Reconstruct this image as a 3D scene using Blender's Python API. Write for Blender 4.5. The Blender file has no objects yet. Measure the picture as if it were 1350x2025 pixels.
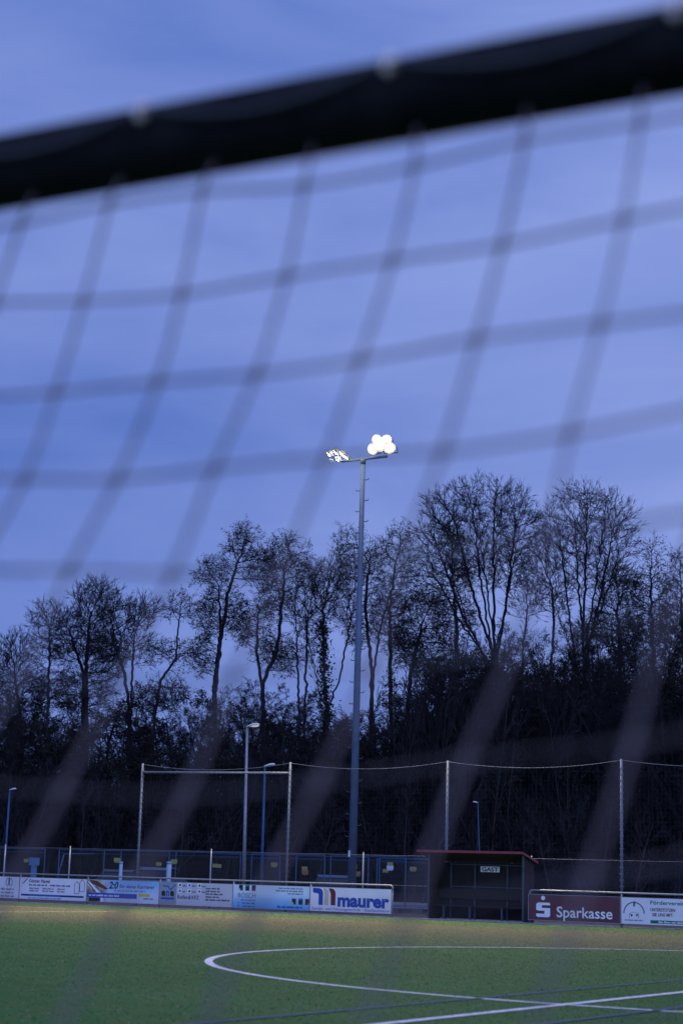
import bpy, math, random
import numpy as np
from mathutils import Vector, Matrix
PI = math.pi
S = bpy.context.scene
COL = S.collection

# ------------------------------------------------------------------ camera
F_PX, PITCH, ROLL, CAM_H = 3573.0, 0.198, 0.029, 1.292
FWD = np.array([0, math.cos(PITCH), math.sin(PITCH)])
_R0 = np.array([1.0, 0, 0]); _U0 = np.cross(_R0, FWD)
RGT = math.cos(ROLL)*_R0 + math.sin(ROLL)*_U0
UPV = np.cross(RGT, FWD)
cd = bpy.data.cameras.new("camera"); cam = bpy.data.objects.new("camera", cd); COL.objects.link(cam)
cd.sensor_fit = 'VERTICAL'; cd.sensor_height = 36.0; cd.sensor_width = 24.0
cd.lens = 36.0*F_PX/2025.0
cd.clip_start = 0.05; cd.clip_end = 3000
cd.dof.use_dof = True; cd.dof.focus_distance = 66.0; cd.dof.aperture_fstop = 2.05
cam.matrix_world = Matrix([[RGT[0], UPV[0], -FWD[0], 0], [RGT[1], UPV[1], -FWD[1], 0],
                           [RGT[2], UPV[2], -FWD[2], CAM_H], [0, 0, 0, 1]])
S.camera = cam

# ------------------------------------------------------------------ world: dusk sky with thin cloud
W_ = bpy.data.worlds.new("World"); S.world = W_; W_.use_nodes = True
nt = W_.node_tree; nt.nodes.clear()
def nn(t, typ, **kw):
    n = t.nodes.new(typ)
    for k, v in kw.items(): setattr(n, k, v)
    return n
tc = nn(nt, 'ShaderNodeTexCoord'); out = nn(nt, 'ShaderNodeOutputWorld'); bg = nn(nt, 'ShaderNodeBackground')
mp = nn(nt, 'ShaderNodeMapping'); mp.inputs['Scale'].default_value = (2.0, 2.0, 6.0); mp.inputs['Rotation'].default_value = (0.0, 0.16, 0.0)
nz = nn(nt, 'ShaderNodeTexNoise'); nz.inputs['Scale'].default_value = 2.3; nz.inputs['Detail'].default_value = 9; nz.inputs['Roughness'].default_value = 0.56; nz.inputs['Distortion'].default_value = 0.6
nz2 = nn(nt, 'ShaderNodeTexNoise'); nz2.inputs['Scale'].default_value = 1.1; nz2.inputs['Detail'].default_value = 3
mp.inputs['Location'].default_value = (3.4, 1.7, 0.6)
cr = nn(nt, 'ShaderNodeValToRGB')
cr.color_ramp.elements[0].position = 0.22; cr.color_ramp.elements[0].color = (0.066, 0.150, 0.52, 1)
cr.color_ramp.elements[1].position = 0.70; cr.color_ramp.elements[1].color = (0.262, 0.350, 0.76, 1)
addn = nn(nt, 'ShaderNodeMath', operation='MULTIPLY_ADD'); addn.inputs[1].default_value = 0.45
sub = nn(nt, 'ShaderNodeMath', operation='MULTIPLY'); sub.inputs[1].default_value = 0.55
nt.links.new(tc.outputs['Generated'], mp.inputs[0]); nt.links.new(mp.outputs[0], nz.inputs['Vector']); nt.links.new(mp.outputs[0], nz2.inputs['Vector'])
nt.links.new(nz2.outputs['Fac'], sub.inputs[0]); nt.links.new(nz.outputs['Fac'], addn.inputs[0]); nt.links.new(sub.outputs[0], addn.inputs[2])
# height / azimuth brightening: lighter overhead and to the right, deeper blue low on the left
sx = nn(nt, 'ShaderNodeSeparateXYZ'); nt.links.new(tc.outputs['Generated'], sx.inputs[0])
mz = nn(nt, 'ShaderNodeMath', operation='MULTIPLY_ADD'); mz.inputs[1].default_value = 0.30; mz.inputs[2].default_value = -0.055
mx = nn(nt, 'ShaderNodeMath', operation='MULTIPLY_ADD'); mx.inputs[1].default_value = 0.55
nt.links.new(sx.outputs['Z'], mz.inputs[0]); nt.links.new(sx.outputs['X'], mx.inputs[0]); nt.links.new(mz.outputs[0], mx.inputs[2])
clampx = nn(nt, 'ShaderNodeClamp'); clampx.inputs['Min'].default_value = -0.14; clampx.inputs['Max'].default_value = 0.16
nt.links.new(mx.outputs[0], clampx.inputs[0])
tot = nn(nt, 'ShaderNodeMath', operation='ADD'); nt.links.new(addn.outputs[0], tot.inputs[0]); nt.links.new(clampx.outputs[0], tot.inputs[1])
nt.links.new(tot.outputs[0], cr.inputs[0])
sky = nn(nt, 'ShaderNodeTexSky'); sky.sky_type = 'NISHITA'; sky.sun_disc = False
sky.sun_elevation = math.radians(-4.0); sky.sun_rotation = math.radians(200)
mixs = nn(nt, 'ShaderNodeMix', data_type='RGBA'); mixs.blend_type = 'ADD'; mixs.inputs['Factor'].default_value = 0.10
nt.links.new(cr.outputs[0], mixs.inputs['A']); nt.links.new(sky.outputs[0], mixs.inputs['B'])
nt.links.new(mixs.outputs['Result'], bg.inputs['Color'])
# unseen sky behind the camera brightened as added fill for boards, dugout, net
wy = nn(nt, 'ShaderNodeMapRange'); wy.interpolation_type = 'SMOOTHSTEP'
wy.inputs['From Min'].default_value = 0.1; wy.inputs['From Max'].default_value = -0.7; wy.inputs['To Min'].default_value = 1.0; wy.inputs['To Max'].default_value = 2.3
nt.links.new(sx.outputs['Y'], wy.inputs['Value']); nt.links.new(wy.outputs[0], bg.inputs['Strength'])
nt.links.new(bg.outputs[0], out.inputs[0])

# faint warm wash from the other floodlights of the ground, over the photographer's shoulder
sd = bpy.data.lights.new("sun", 'SUN'); so = bpy.data.objects.new("sun", sd); COL.objects.link(so)
sd.energy = 0.12; sd.angle = math.radians(12); sd.color = (1.0, 0.78, 0.56)
so.rotation_euler = Vector((-0.45, 1.0, -0.42)).to_track_quat('-Z', 'Y').to_euler()

S.view_settings.view_transform = 'Standard'; S.view_settings.look = 'None'
S.view_settings.exposure = 0; S.view_settings.gamma = 1; S.view_settings.use_curve_mapping = False
S.render.engine = 'CYCLES'

# ------------------------------------------------------------------ frames of reference
CENTRE = np.array([7.389, 27.654]); TH = 1.013
TT = np.array([math.cos(TH), math.sin(TH)])      # along the halfway line, towards the boards
AA = np.array([TT[1], -TT[0]])                   # along the boards, to the right
OO = CENTRE + 23.2*TT
RZ = math.atan2(AA[1], AA[0])
def Wd(s, b, z=0.0):
    p = OO + s*AA + b*TT
    return Vector((p[0], p[1], z))
def at(px, py, b):
    """where a line of sight of the survey photo meets the vertical plane b metres behind the boards -> (s, z)"""
    d = FWD + ((px-675)/F_PX)*RGT - ((py-1012.5)/F_PX)*UPV
    k = ((OO + b*TT) @ TT)/(d[:2] @ TT); X = d*k
    return (X[:2]-OO) @ AA, X[2]+CAM_H

# ------------------------------------------------------------------ materials
def mat(name, col, rough=0.7, metal=0.0, var=0.15, scale=4.0, bump=0.0, spec=0.5, coords='Object', bscale=None):
    m = bpy.data.materials.new(name); m.use_nodes = True; t = m.node_tree; p = t.nodes['Principled BSDF']
    p.inputs['Roughness'].default_value = rough; p.inputs['Metallic'].default_value = metal
    p.inputs['Specular IOR Level'].default_value = spec
    tcn = nn(t, 'ShaderNodeTexCoord'); no = nn(t, 'ShaderNodeTexNoise'); no.inputs['Scale'].default_value = scale; no.inputs['Detail'].default_value = 5
    r = nn(t, 'ShaderNodeValToRGB')
    lo = [max(0, c*(1-var)) for c in col]; hi = [min(1, c*(1+var)) for c in col]
    r.color_ramp.elements[0].position = 0.3; r.color_ramp.elements[1].position = 0.7
    r.color_ramp.elements[0].color = (*lo, 1); r.color_ramp.elements[1].color = (*hi, 1)
    t.links.new(tcn.outputs[coords], no.inputs['Vector']); t.links.new(no.outputs['Fac'], r.inputs[0]); t.links.new(r.outputs[0], p.inputs['Base Color'])
    if bump:
        b = nn(t, 'ShaderNodeBump'); b.inputs['Strength'].default_value = bump; b.inputs['Distance'].default_value = 0.02
        if bscale:
            n2 = nn(t, 'ShaderNodeTexNoise'); n2.inputs['Scale'].default_value = bscale; n2.inputs['Detail'].default_value = 4
            t.links.new(tcn.outputs[coords], n2.inputs['Vector']); t.links.new(n2.outputs['Fac'], b.inputs['Height'])
        else: t.links.new(no.outputs['Fac'], b.inputs['Height'])
        t.links.new(b.outputs[0], p.inputs['Normal'])
    return m
M = {}
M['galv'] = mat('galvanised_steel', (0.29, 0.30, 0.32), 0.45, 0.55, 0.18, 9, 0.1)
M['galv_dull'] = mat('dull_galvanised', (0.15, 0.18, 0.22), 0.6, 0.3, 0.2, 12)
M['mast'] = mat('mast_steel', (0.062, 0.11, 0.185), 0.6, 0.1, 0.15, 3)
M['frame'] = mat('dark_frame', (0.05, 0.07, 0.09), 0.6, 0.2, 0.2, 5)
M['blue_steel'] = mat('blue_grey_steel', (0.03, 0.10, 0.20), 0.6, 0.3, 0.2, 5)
M['bark'] = mat('bark', (0.031, 0.028, 0.028), 0.95, 0, 0.35, 5, 0.2, 0.2)
M['twig'] = mat('twig', (0.029, 0.026, 0.027), 0.95, 0, 0.3, 2, 0, 0.1)
M['leaf'] = mat('dry_leaves', (0.032, 0.030, 0.020), 0.9, 0, 0.4, 1.0, 0, 0.1)
M['ivy'] = mat('ivy', (0.014, 0.024, 0.012), 0.8, 0, 0.4, 1.5, 0, 0.2)
M['soil'] = mat('soil', (0.030, 0.028, 0.022), 0.95, 0, 0.5, 0.8, 0.4, 0.1)
M['gravel'] = mat('gravel', (0.055, 0.050, 0.050), 0.95, 0, 0.75, 7.0, 0.6, 0.2)
M['asphalt'] = mat('asphalt', (0.27, 0.27, 0.28), 0.8, 0, 0.2, 1.2, 0.1)
M['kerb'] = mat('kerb_concrete', (0.34, 0.34, 0.33), 0.9, 0, 0.25, 5, 0.1)
M['bar'] = mat('dark_coated_aluminium', (0.014, 0.012, 0.011), 0.75, 0.0, 0.5, 14, 0.1, 0.15)
M['hook'] = mat('hook_plastic', (0.85, 0.68, 0.58), 0.35, 0, 0.1, 20)
M['net'] = mat('net_cord', (0.17, 0.128, 0.122), 0.9, 0, 0.2, 30)
M['rope'] = mat('rope', (0.05, 0.042, 0.042), 0.6, 0, 0.2, 60)
M['ballnet'] = mat('ball_net_cord', (0.03, 0.035, 0.045), 0.9, 0, 0.2, 3)
M['wire'] = mat('chain_link_wire', (0.035, 0.05, 0.065), 0.7, 0.0, 0.2, 3)
M['wood'] = mat('dark_stained_wood', (0.012, 0.007, 0.006), 0.75, 0, 0.4, 6, 0.3)
M['wood2'] = mat('brown_wood_panel', (0.009, 0.005, 0.005), 0.8, 0, 0.4, 4, 0.3)
M['roofred'] = mat('red_roof_edge', (0.22, 0.035, 0.045), 0.6, 0, 0.2, 6)
M['white_board'] = mat('white_board', (0.74, 0.72, 0.74), 0.5, 0, 0.05, 2)
M['grey_board'] = mat('pale_grey_board', (0.52, 0.51, 0.54), 0.5, 0, 0.06, 2)
M['steel_board'] = mat('steel_grey_board', (0.26, 0.29, 0.33), 0.5, 0, 0.1, 4)
M['red_board'] = mat('dark_red_board', (0.105, 0.026, 0.038), 0.5, 0, 0.12, 2)
M['board_edge'] = mat('board_frame', (0.35, 0.36, 0.38), 0.5, 0.4, 0.1, 6)
def ink(n, c): M[n] = mat(n, c, 0.55, 0, 0.05, 5)
ink('ink_navy', (0.006, 0.016, 0.16)); ink('ink_blue', (0.01, 0.055, 0.33)); ink('ink_black', (0.012, 0.012, 0.014)); ink('ink_grey', (0.12, 0.12, 0.15))
ink('ink_cyan', (0.03, 0.25, 0.5)); ink('ink_beige', (0.55, 0.44, 0.36)); ink('ink_maroon', (0.13, 0.010, 0.012)); ink('ink_white', (0.8, 0.8, 0.82))
ink('ink_yellow', (0.6, 0.48, 0.04)); ink('ink_green', (0.01, 0.13, 0.07)); ink('ink_lime', (0.45, 0.6, 0.08)); ink('ink_pink', (0.5, 0.03, 0.2)); ink('ink_teal', (0.02, 0.17, 0.18)); ink('ink_brown', (0.1, 0.04, 0.025))
M['tag_yellow'] = mat('yellow_tag', (0.30, 0.29, 0.08), 0.6, 0, 0.15, 9); M['tag_orange'] = mat('orange_tag', (0.28, 0.16, 0.06), 0.6, 0, 0.15, 9); M['tag_white'] = mat('white_tag', (0.6, 0.65, 0.7), 0.6, 0, 0.1, 9)
M['lamp_cover'] = mat('pale_lamp_cover', (0.78, 0.72, 0.66), 0.4, 0, 0.1, 9)
M['rubber'] = mat('rubber', (0.02, 0.02, 0.02), 0.8, 0, 0.1, 9)
M['carblue'] = mat('dark_blue_car_paint', (0.01, 0.035, 0.08), 0.35, 0.0, 0.05, 2); M['carsilver'] = mat('silver_car_paint', (0.10, 0.13, 0.18), 0.35, 0.2, 0.05, 2); M['carpale'] = mat('pale_blue_car_paint', (0.05, 0.12, 0.20), 0.35, 0.2, 0.05, 2)
M['glass'] = mat('car_glass', (0.01, 0.012, 0.016), 0.25, 0, 0.05, 2, 0, 0.3)
M['box'] = mat('blue_utility_box', (0.05, 0.20, 0.36), 0.5, 0, 0.1, 6)
M['pipe'] = mat('pale_blue_pipe', (0.22, 0.34, 0.50), 0.5, 0, 0.1, 6)
M['line_white'] = mat('line_white', (0.76, 0.72, 0.71), 0.9, 0, 0.32, 9, 0.3, bscale=60)
M['line_blue'] = mat('line_blue', (0.012, 0.05, 0.24), 0.9, 0, 0.3, 20, 0.3, bscale=60)
def emis(n, c, st):
    m = bpy.data.materials.new(n); m.use_nodes = True; t = m.node_tree; t.nodes.clear()
    e = nn(t, 'ShaderNodeEmission'); e.inputs[0].default_value = (*c, 1); e.inputs[1].default_value = st; o = nn(t, 'ShaderNodeOutputMaterial'); t.links.new(e.outputs[0], o.inputs[0]); M[n] = m
emis('flood_glass', (1.0, 0.90, 0.74), 50.0)
emis('flood_glow_reflector', (1.0, 0.80, 0.54), 1.25)  # ring given its own emission to mimic the warm glow round the lamps
emis('lamp_glow', (1.0, 0.86, 0.80), 0.50)
emis('flood_glass_green', (0.25, 1.0, 0.55), 1.2)

# synthetic turf: green fibres, pale granules, darker trodden patches
def turf():
    m = bpy.data.materials.new('synthetic_turf'); m.use_nodes = True; t = m.node_tree; p = t.nodes['Principled BSDF']
    p.inputs['Roughness'].default_value = 0.85; p.inputs['Specular IOR Level'].default_value = 0.02
    p.inputs['Sheen Weight'].default_value = 0.03; p.inputs['Sheen Roughness'].default_value = 0.35; p.inputs['Sheen Tint'].default_value = (1.0, 0.86, 0.66, 1)
    g = nn(t, 'ShaderNodeNewGeometry')
    def noise(sc, det=4, ro=0.6):
        n = nn(t, 'ShaderNodeTexNoise'); n.inputs['Scale'].default_value = sc; n.inputs['Detail'].default_value = det; n.inputs['Roughness'].default_value = ro
        t.links.new(g.outputs['Position'], n.inputs['Vector']); return n
    def ramp(n, a, b, ca, cb):
        r = nn(t, 'ShaderNodeValToRGB'); r.color_ramp.elements[0].position = a; r.color_ramp.elements[1].position = b
        r.color_ramp.elements[0].color = (*ca, 1); r.color_ramp.elements[1].color = (*cb, 1); t.links.new(n.outputs['Fac'], r.inputs[0]); return r
    base = ramp(noise(0.35, 6), 0.35, 0.68, (0.026, 0.132, 0.032), (0.048, 0.175, 0.050))
    fine = ramp(noise(28, 3, 0.7), 0.3, 0.7, (0.55, 0.6, 0.55), (1.5, 1.45, 1.4))
    mul = nn(t, 'ShaderNodeMix', data_type='RGBA'); mul.blend_type = 'MULTIPLY'; mul.inputs['Factor'].default_value = 1
    t.links.new(base.outputs[0], mul.inputs['A']); t.links.new(fine.outputs[0], mul.inputs['B'])
    # coarse mottles seen at a distance
    big = ramp(noise(2.6, 5, 0.75), 0.40, 0.72, (0, 0, 0), (1, 1, 1))
    mud = nn(t, 'ShaderNodeMix', data_type='RGBA'); t.links.new(big.outputs[0], mud.inputs['Factor']); t.links.new(mul.outputs['Result'], mud.inputs['A']); mud.inputs['B'].default_value = (0.10, 0.15, 0.035, 1)
    # pale granules
    v = nn(t, 'ShaderNodeTexVoronoi'); v.inputs['Scale'].default_value = 22; t.links.new(g.outputs['Position'], v.inputs['Vector'])
    lt = nn(t, 'ShaderNodeMath', operation='LESS_THAN'); lt.inputs[1].default_value = 0.26; t.links.new(v.outputs['Distance'], lt.inputs[0])
    gm = ramp(noise(6, 3), 0.52, 0.60, (0, 0, 0), (1, 1, 1))
    gmul = nn(t, 'ShaderNodeMath', operation='MULTIPLY'); t.links.new(lt.outputs[0], gmul.inputs[0]); t.links.new(gm.outputs[0], gmul.inputs[1])
    gr = nn(t, 'ShaderNodeMix', data_type='RGBA'); t.links.new(gmul.outputs[0], gr.inputs['Factor']); t.links.new(mud.outputs['Result'], gr.inputs['A']); gr.inputs['B'].default_value = (0.30, 0.26, 0.18, 1)
    t.links.new(gr.outputs['Result'], p.inputs['Base Color'])
    # sandy, worn band along the far side, floodlight pool's brightness painted in too
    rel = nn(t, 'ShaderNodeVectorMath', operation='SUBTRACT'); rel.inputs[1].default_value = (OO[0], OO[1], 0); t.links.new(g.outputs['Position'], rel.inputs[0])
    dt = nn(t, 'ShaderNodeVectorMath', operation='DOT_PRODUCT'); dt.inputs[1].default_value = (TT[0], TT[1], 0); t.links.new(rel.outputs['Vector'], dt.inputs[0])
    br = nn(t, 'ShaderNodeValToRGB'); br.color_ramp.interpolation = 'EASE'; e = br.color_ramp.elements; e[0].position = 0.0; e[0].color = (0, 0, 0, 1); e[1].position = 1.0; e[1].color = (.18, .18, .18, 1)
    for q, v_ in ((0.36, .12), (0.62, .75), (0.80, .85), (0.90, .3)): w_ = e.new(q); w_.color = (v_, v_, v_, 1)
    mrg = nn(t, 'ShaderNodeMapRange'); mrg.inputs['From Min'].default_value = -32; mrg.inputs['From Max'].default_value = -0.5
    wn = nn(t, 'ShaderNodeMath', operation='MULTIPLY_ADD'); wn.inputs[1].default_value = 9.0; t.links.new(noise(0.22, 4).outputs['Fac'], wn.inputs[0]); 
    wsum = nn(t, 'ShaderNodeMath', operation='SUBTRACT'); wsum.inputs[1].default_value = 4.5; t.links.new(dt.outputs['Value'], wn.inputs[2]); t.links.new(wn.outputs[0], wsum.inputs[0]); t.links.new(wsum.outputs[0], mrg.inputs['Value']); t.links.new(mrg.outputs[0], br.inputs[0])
    sand_pool = nn(t, 'ShaderNodeMix', data_type='RGBA'); t.links.new(br.outputs[0], sand_pool.inputs['Factor']); t.links.new(gr.outputs['Result'], sand_pool.inputs['A']); sand_pool.inputs['B'].default_value = (0.180, 0.155, 0.080, 1)
    t.links.new(sand_pool.outputs['Result'], p.inputs['Base Color'])
    b = nn(t, 'ShaderNodeBump'); b.inputs['Strength'].default_value = 0.9; b.inputs['Distance'].default_value = 0.03
    t.links.new(noise(24, 4, 0.75).outputs['Fac'], b.inputs['Height']); t.links.new(b.outputs[0], p.inputs['Normal'])
    return m
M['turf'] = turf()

# ------------------------------------------------------------------ mesh helpers
class MB:
    def __init__(self): self.v = []; self.f = []; self.m = []
    def add(self, vs, fs, mi=0):
        o = len(self.v); self.v += [tuple(float(q) for q in p) for p in vs]; self.f += [tuple(o+i for i in f) for f in fs]; self.m += [mi]*len(fs); return self
    def box(self, x0, x1, y0, y1, z0, z1, mi=0, bev=0.0):
        if bev:
            e = bev; prof = [(x0+e, y0), (x1-e, y0), (x1, y0+e), (x1, y1-e), (x1-e, y1), (x0+e, y1), (x0, y1-e), (x0, y0+e)]
            return self.prism(prof, z0, z1, mi)
        vs = [(x0, y0, z0), (x1, y0, z0), (x1, y1, z0), (x0, y1, z0), (x0, y0, z1), (x1, y0, z1), (x1, y1, z1), (x0, y1, z1)]
        return self.add(vs, [(3, 2, 1, 0), (4, 5, 6, 7), (0, 1, 5, 4), (1, 2, 6, 5), (2, 3, 7, 6), (3, 0, 4, 7)], mi)
    def prism(self, prof, z0, z1, mi=0):
        n = len(prof); vs = [(x, y, z0) for x, y in prof]+[(x, y, z1) for x, y in prof]
        fs = [tuple(range(n-1, -1, -1)), tuple(range(n, 2*n))]+[(i, (i+1) % n, n+(i+1) % n, n+i) for i in range(n)]
        return self.add(vs, fs, mi)
    def slab(self, prof, y0, y1, mi=0):
        """polygon in the xz plane given thickness along y (y0 front, y1 back)"""
        n = len(prof); vs = [(x, y0, z) for x, z in prof]+[(x, y1, z) for x, z in prof]
        fs = [tuple(range(n)), tuple(range(2*n-1, n-1, -1))]+[((i+1) % n, i, n+i, n+(i+1) % n) for i in range(n)]
        return self.add(vs, fs, mi)
    def tube(self, pts, r, sides=8, mi=0, caps=True):
        pts = [np.array(p, float) for p in pts]; k = len(pts)
        rr = r if hasattr(r, '__len__') else [r]*k
        vs = []; prev = None
        for i, p in enumerate(pts):
            d = pts[min(i+1, k-1)]-pts[max(i-1, 0)]; d = d/(np.linalg.norm(d)+1e-12)
            if prev is None:
                h = np.array([0, 0, 1.0]) if abs(d[2]) < 0.9 else np.array([1.0, 0, 0]); x = np.cross(h, d)
            else: x = prev-d*(prev@d)
            x /= np.linalg.norm(x); prev = x; y = np.cross(d, x)
            for j in range(sides):
                a = 2*PI*j/sides; vs.append(p+rr[i]*(math.cos(a)*x+math.sin(a)*y))
        fs = [(i*sides+j, i*sides+(j+1) % sides, (i+1)*sides+(j+1) % sides, (i+1)*sides+j) for i in range(k-1) for j in range(sides)]
        if caps: fs += [tuple(range(sides-1, -1, -1)), tuple((k-1)*sides+j for j in range(sides))]
        return self.add(vs, fs, mi)
    def ball(self, c, r, n=8, mi=0, sc=(1, 1, 1)):
        vs = [(c[0], c[1], c[2]-r*sc[2])]; m = n//2
        for i in range(1, m):
            ph = -PI/2+PI*i/m
            for j in range(n): a = 2*PI*j/n; vs.append((c[0]+r*sc[0]*math.cos(ph)*math.cos(a), c[1]+r*sc[1]*math.cos(ph)*math.sin(a), c[2]+r*sc[2]*math.sin(ph)))
        vs.append((c[0], c[1], c[2]+r*sc[2])); L = len(vs)-1; fs = []
        for j in range(n):
            fs.append((0, 1+(j+1) % n, 1+j)); fs.append((L, 1+(m-2)*n+j, 1+(m-2)*n+(j+1) % n))
        for i in range(m-2):
            for j in range(n): fs.append((1+i*n+j, 1+i*n+(j+1) % n, 1+(i+1)*n+(j+1) % n, 1+(i+1)*n+j))
        return self.add(vs, fs, mi)
    def build(self, name, mats, parent=None, smooth=False):
        me = bpy.data.meshes.new(name); me.from_pydata(self.v, [], self.f)
        ms = mats if isinstance(mats, (list, tuple)) else [mats]
        for q in ms: me.materials.append(q)
        if len(ms) > 1: me.polygons.foreach_set('material_index', self.m)
        if smooth: me.polygons.foreach_set('use_smooth', [True]*len(self.f))
        me.update(); o = bpy.data.objects.new(name, me); COL.objects.link(o)
        if parent: o.parent = parent
        return o
def tag(o, label=None, cat=None, group=None, kind=None):
    if label: o['label'] = label
    if cat: o['category'] = cat
    if group: o['group'] = group
    if kind: o['kind'] = kind
    return o
def thing(name, loc, rz, label, cat, group=None):
    o = bpy.data.objects.new(name, None); COL.objects.link(o); o.location = loc; o.rotation_euler = (0, 0, rz); o.empty_display_size = 0.2
    return tag(o, label, cat, group)
def copy_tree(o, parent=None):
    c = o.copy(); COL.objects.link(c)
    if parent: c.parent = parent
    for ch in list(o.children): copy_tree(ch, c)
    return c
def text_mb(mb, s, x, z, h, w=None, y=0.0, mi=0, bold=0.0, shear=0.0, depth=0.003, align='L'):
    """lettering laid on a board: lower-left corner at x,z; h = cap height"""
    cu = bpy.data.curves.new('t', 'FONT'); cu.body = s; cu.size = 1.0; cu.offset = bold; cu.shear = shear; cu.extrude = 0.0; cu.resolution_u = 3
    ob = bpy.data.objects.new('t', cu); COL.objects.link(ob)
    me = bpy.data.meshes.new_from_object(ob.evaluated_get(bpy.context.evaluated_depsgraph_get()))
    vs = [v.co.copy() for v in me.vertices]; fs = [tuple(p.vertices) for p in me.polygons]
    bpy.data.objects.remove(ob); bpy.data.curves.remove(cu); bpy.data.meshes.remove(me)
    if not vs: return
    x0 = min(v.x for v in vs); x1 = max(v.x for v in vs); k = h/0.70; kx = k if w is None else w/(x1-x0)
    mb.add([(x+(v.x-x0)*kx, y, z+v.y*k) for v in vs], fs, mi)
def words(mb, x0, x1, z, h, seed, y=0.0, mi=0):
    """a line of print too small to read: short uneven strokes grouped like words"""
    r = random.Random(seed); x = x0
    while x < x1:
        n = r.randint(4, 9)
        for _ in range(n):
            w = h*r.uniform(0.35, 0.6)
            if x+w > x1: break
            hh = h*r.choice([0.7, 0.7, 0.72, 1.0])
            mb.box(x, x+w*0.72, y-0.001, y, z, z+hh, mi); x += w
        x += h*0.6

# ------------------------------------------------------------------ the setting
def sheet(name, poly, z, m, kind='structure'):
    mb = MB(); mb.add([(p[0], p[1], z) for p in poly], [tuple(range(len(poly)))]); o = mb.build(name, m); o['kind'] = kind; return o
def kb(s): return -1.3+(s+36)*0.058        # the turf edge
sheet('ground', [(-1500, -1500), (1500, -1500), (1500, 1500), (-1500, 1500)], -0.03, M['soil'])
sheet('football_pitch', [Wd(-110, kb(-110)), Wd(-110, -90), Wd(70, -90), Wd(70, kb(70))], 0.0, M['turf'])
mb = MB(); e0, e1 = Wd(-110, kb(-110)), Wd(70, kb(70)); dv = Vector((TT[0], TT[1], 0))*0.07
mb.add([e0+Vector((0, 0, z))+dv*k for k in (0, 1) for z in (-0.03, 0.035)]+[e1+Vector((0, 0, z))+dv*k for k in (0, 1) for z in (-0.03, 0.035)],
       [(0, 4, 5, 1), (1, 5, 7, 3), (3, 7, 6, 2)]); mb.build('kerb', M['kerb'])['kind'] = 'structure'
sheet('gravel_strip', [Wd(-110, kb(-110)+0.08), Wd(70, kb(70)+0.08), Wd(70, 16.5), Wd(-110, 16.5)], -0.012, M['gravel'])
sheet('path', [Wd(-200, 17.5), Wd(90, 17.5), Wd(90, 33), Wd(-200, 33)], -0.015, M['asphalt'])
# wooded bank behind
rng = np.random.default_rng(3)
def bank_h(s, b):
    u = min(1, max(0, (b-35)/32)); h = 6.0*u*u*(3-2*u)+max(0, b-67)*0.02
    return h*(1+0.12*math.sin(s*0.11)+0.07*math.sin(s*0.31+1)) - (0.05 if b <= 35 else 0)
mb = MB(); ss = np.arange(-330, 150, 6.0); bs = [34.9]+list(np.arange(36, 72, 3.0))+list(np.arange(76, 400, 25.0))
mb.add([Wd(s, b, bank_h(s, b)+(rng.uniform(-.25, .25) if b > 38 else 0)) for s in ss for b in bs],
       [(i*len(bs)+j, (i+1)*len(bs)+j, (i+1)*len(bs)+j+1, i*len(bs)+j+1) for i in range(len(ss)-1) for j in range(len(bs)-1)])
mb.build('hills', M['soil'])['kind'] = 'structure'

# pitch markings (each a thin sheet on the turf)
def ribbon(name, p, q, w, z, m):
    p = np.array(p[:2]); q = np.array(q[:2]); d = (q-p)/np.linalg.norm(q-p); n = np.array([-d[1], d[0]])*w/2
    sheet(name, [p-n, q-n, q+n, p+n], z, m)
def along(o, r0, r1): # line parallel to halfway line, o metres to the right
    c = CENTRE - AA*o
    return c+TT*r0, c+TT*r1
mb = MB(); N = 180; R0, R1 = 9.15-0.06, 9.15+0.06
mb.add([(CENTRE[0]+r*math.cos(2*PI*i/N), CENTRE[1]+r*math.sin(2*PI*i/N), 0.004) for r in (R0, R1) for i in range(N)],
       [(i, (i+1) % N, N+(i+1) % N, N+i) for i in range(N)]); mb.build('centre_circle_marking', M['line_white'])['kind'] = 'structure'
p, q = along(0, -40, 21.5); ribbon('halfway_line_marking', p, q, 0.12, 0.008, M['line_white'])
p, q = along(1.056, -30, 16); ribbon('blue_line_marking', p, q, 0.05, 0.012, M['line_blue'])
p, q = along(-1.014, -30, 16); ribbon('blue_line_marking', p, q, 0.05, 0.012, M['line_blue'])
ribbon('goal_line_marking', Wd(-26.95, -40), Wd(-26.72, -6.56), 0.10, 0.004, M['line_white'])
ribbon('touch_line_marking', Wd(-75, -6.9), Wd(-29.2, -5.9), 0.08, 0.008, M['line_white'])
# short upright fibres and granules standing in the turf
rg = np.random.default_rng(8); n_t = 170000
u_ = rg.random(n_t); dist = np.sqrt(11.0**2+(62.0**2-11.0**2)*u_); ang = rg.uniform(-0.30, 0.30, n_t)
X = dist*np.sin(ang); Y = dist*np.cos(ang); PT = np.stack([X, Y], 1)
rb = (PT-OO) @ TT; rs = (PT-OO) @ AA; dc = np.abs(np.linalg.norm(PT-CENTRE, axis=1)-9.15); dh = np.abs((PT-CENTRE) @ AA)
ok = (rb < -1.3+(rs+36)*0.058-0.03) & (dc > 0.10) & (dh > 0.10); X, Y = X[ok], Y[ok]; N_ = len(X)
hh = rg.uniform(0.004, 0.010, N_); ww = rg.uniform(0.004, 0.009, N_); an = rg.uniform(0, PI, N_); lx = rg.normal(0, 0.012, N_)
V = np.stack([np.stack([X-ww*np.cos(an), Y-ww*np.sin(an), np.zeros(N_)], 1), np.stack([X+ww*np.cos(an), Y+ww*np.sin(an), np.zeros(N_)], 1),
              np.stack([X+ww*.5*np.cos(an)+lx, Y+ww*.5*np.sin(an)+lx, hh], 1), np.stack([X-ww*.5*np.cos(an)+lx, Y-ww*.5*np.sin(an)+lx, hh], 1)], 1).reshape(-1, 3)
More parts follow.
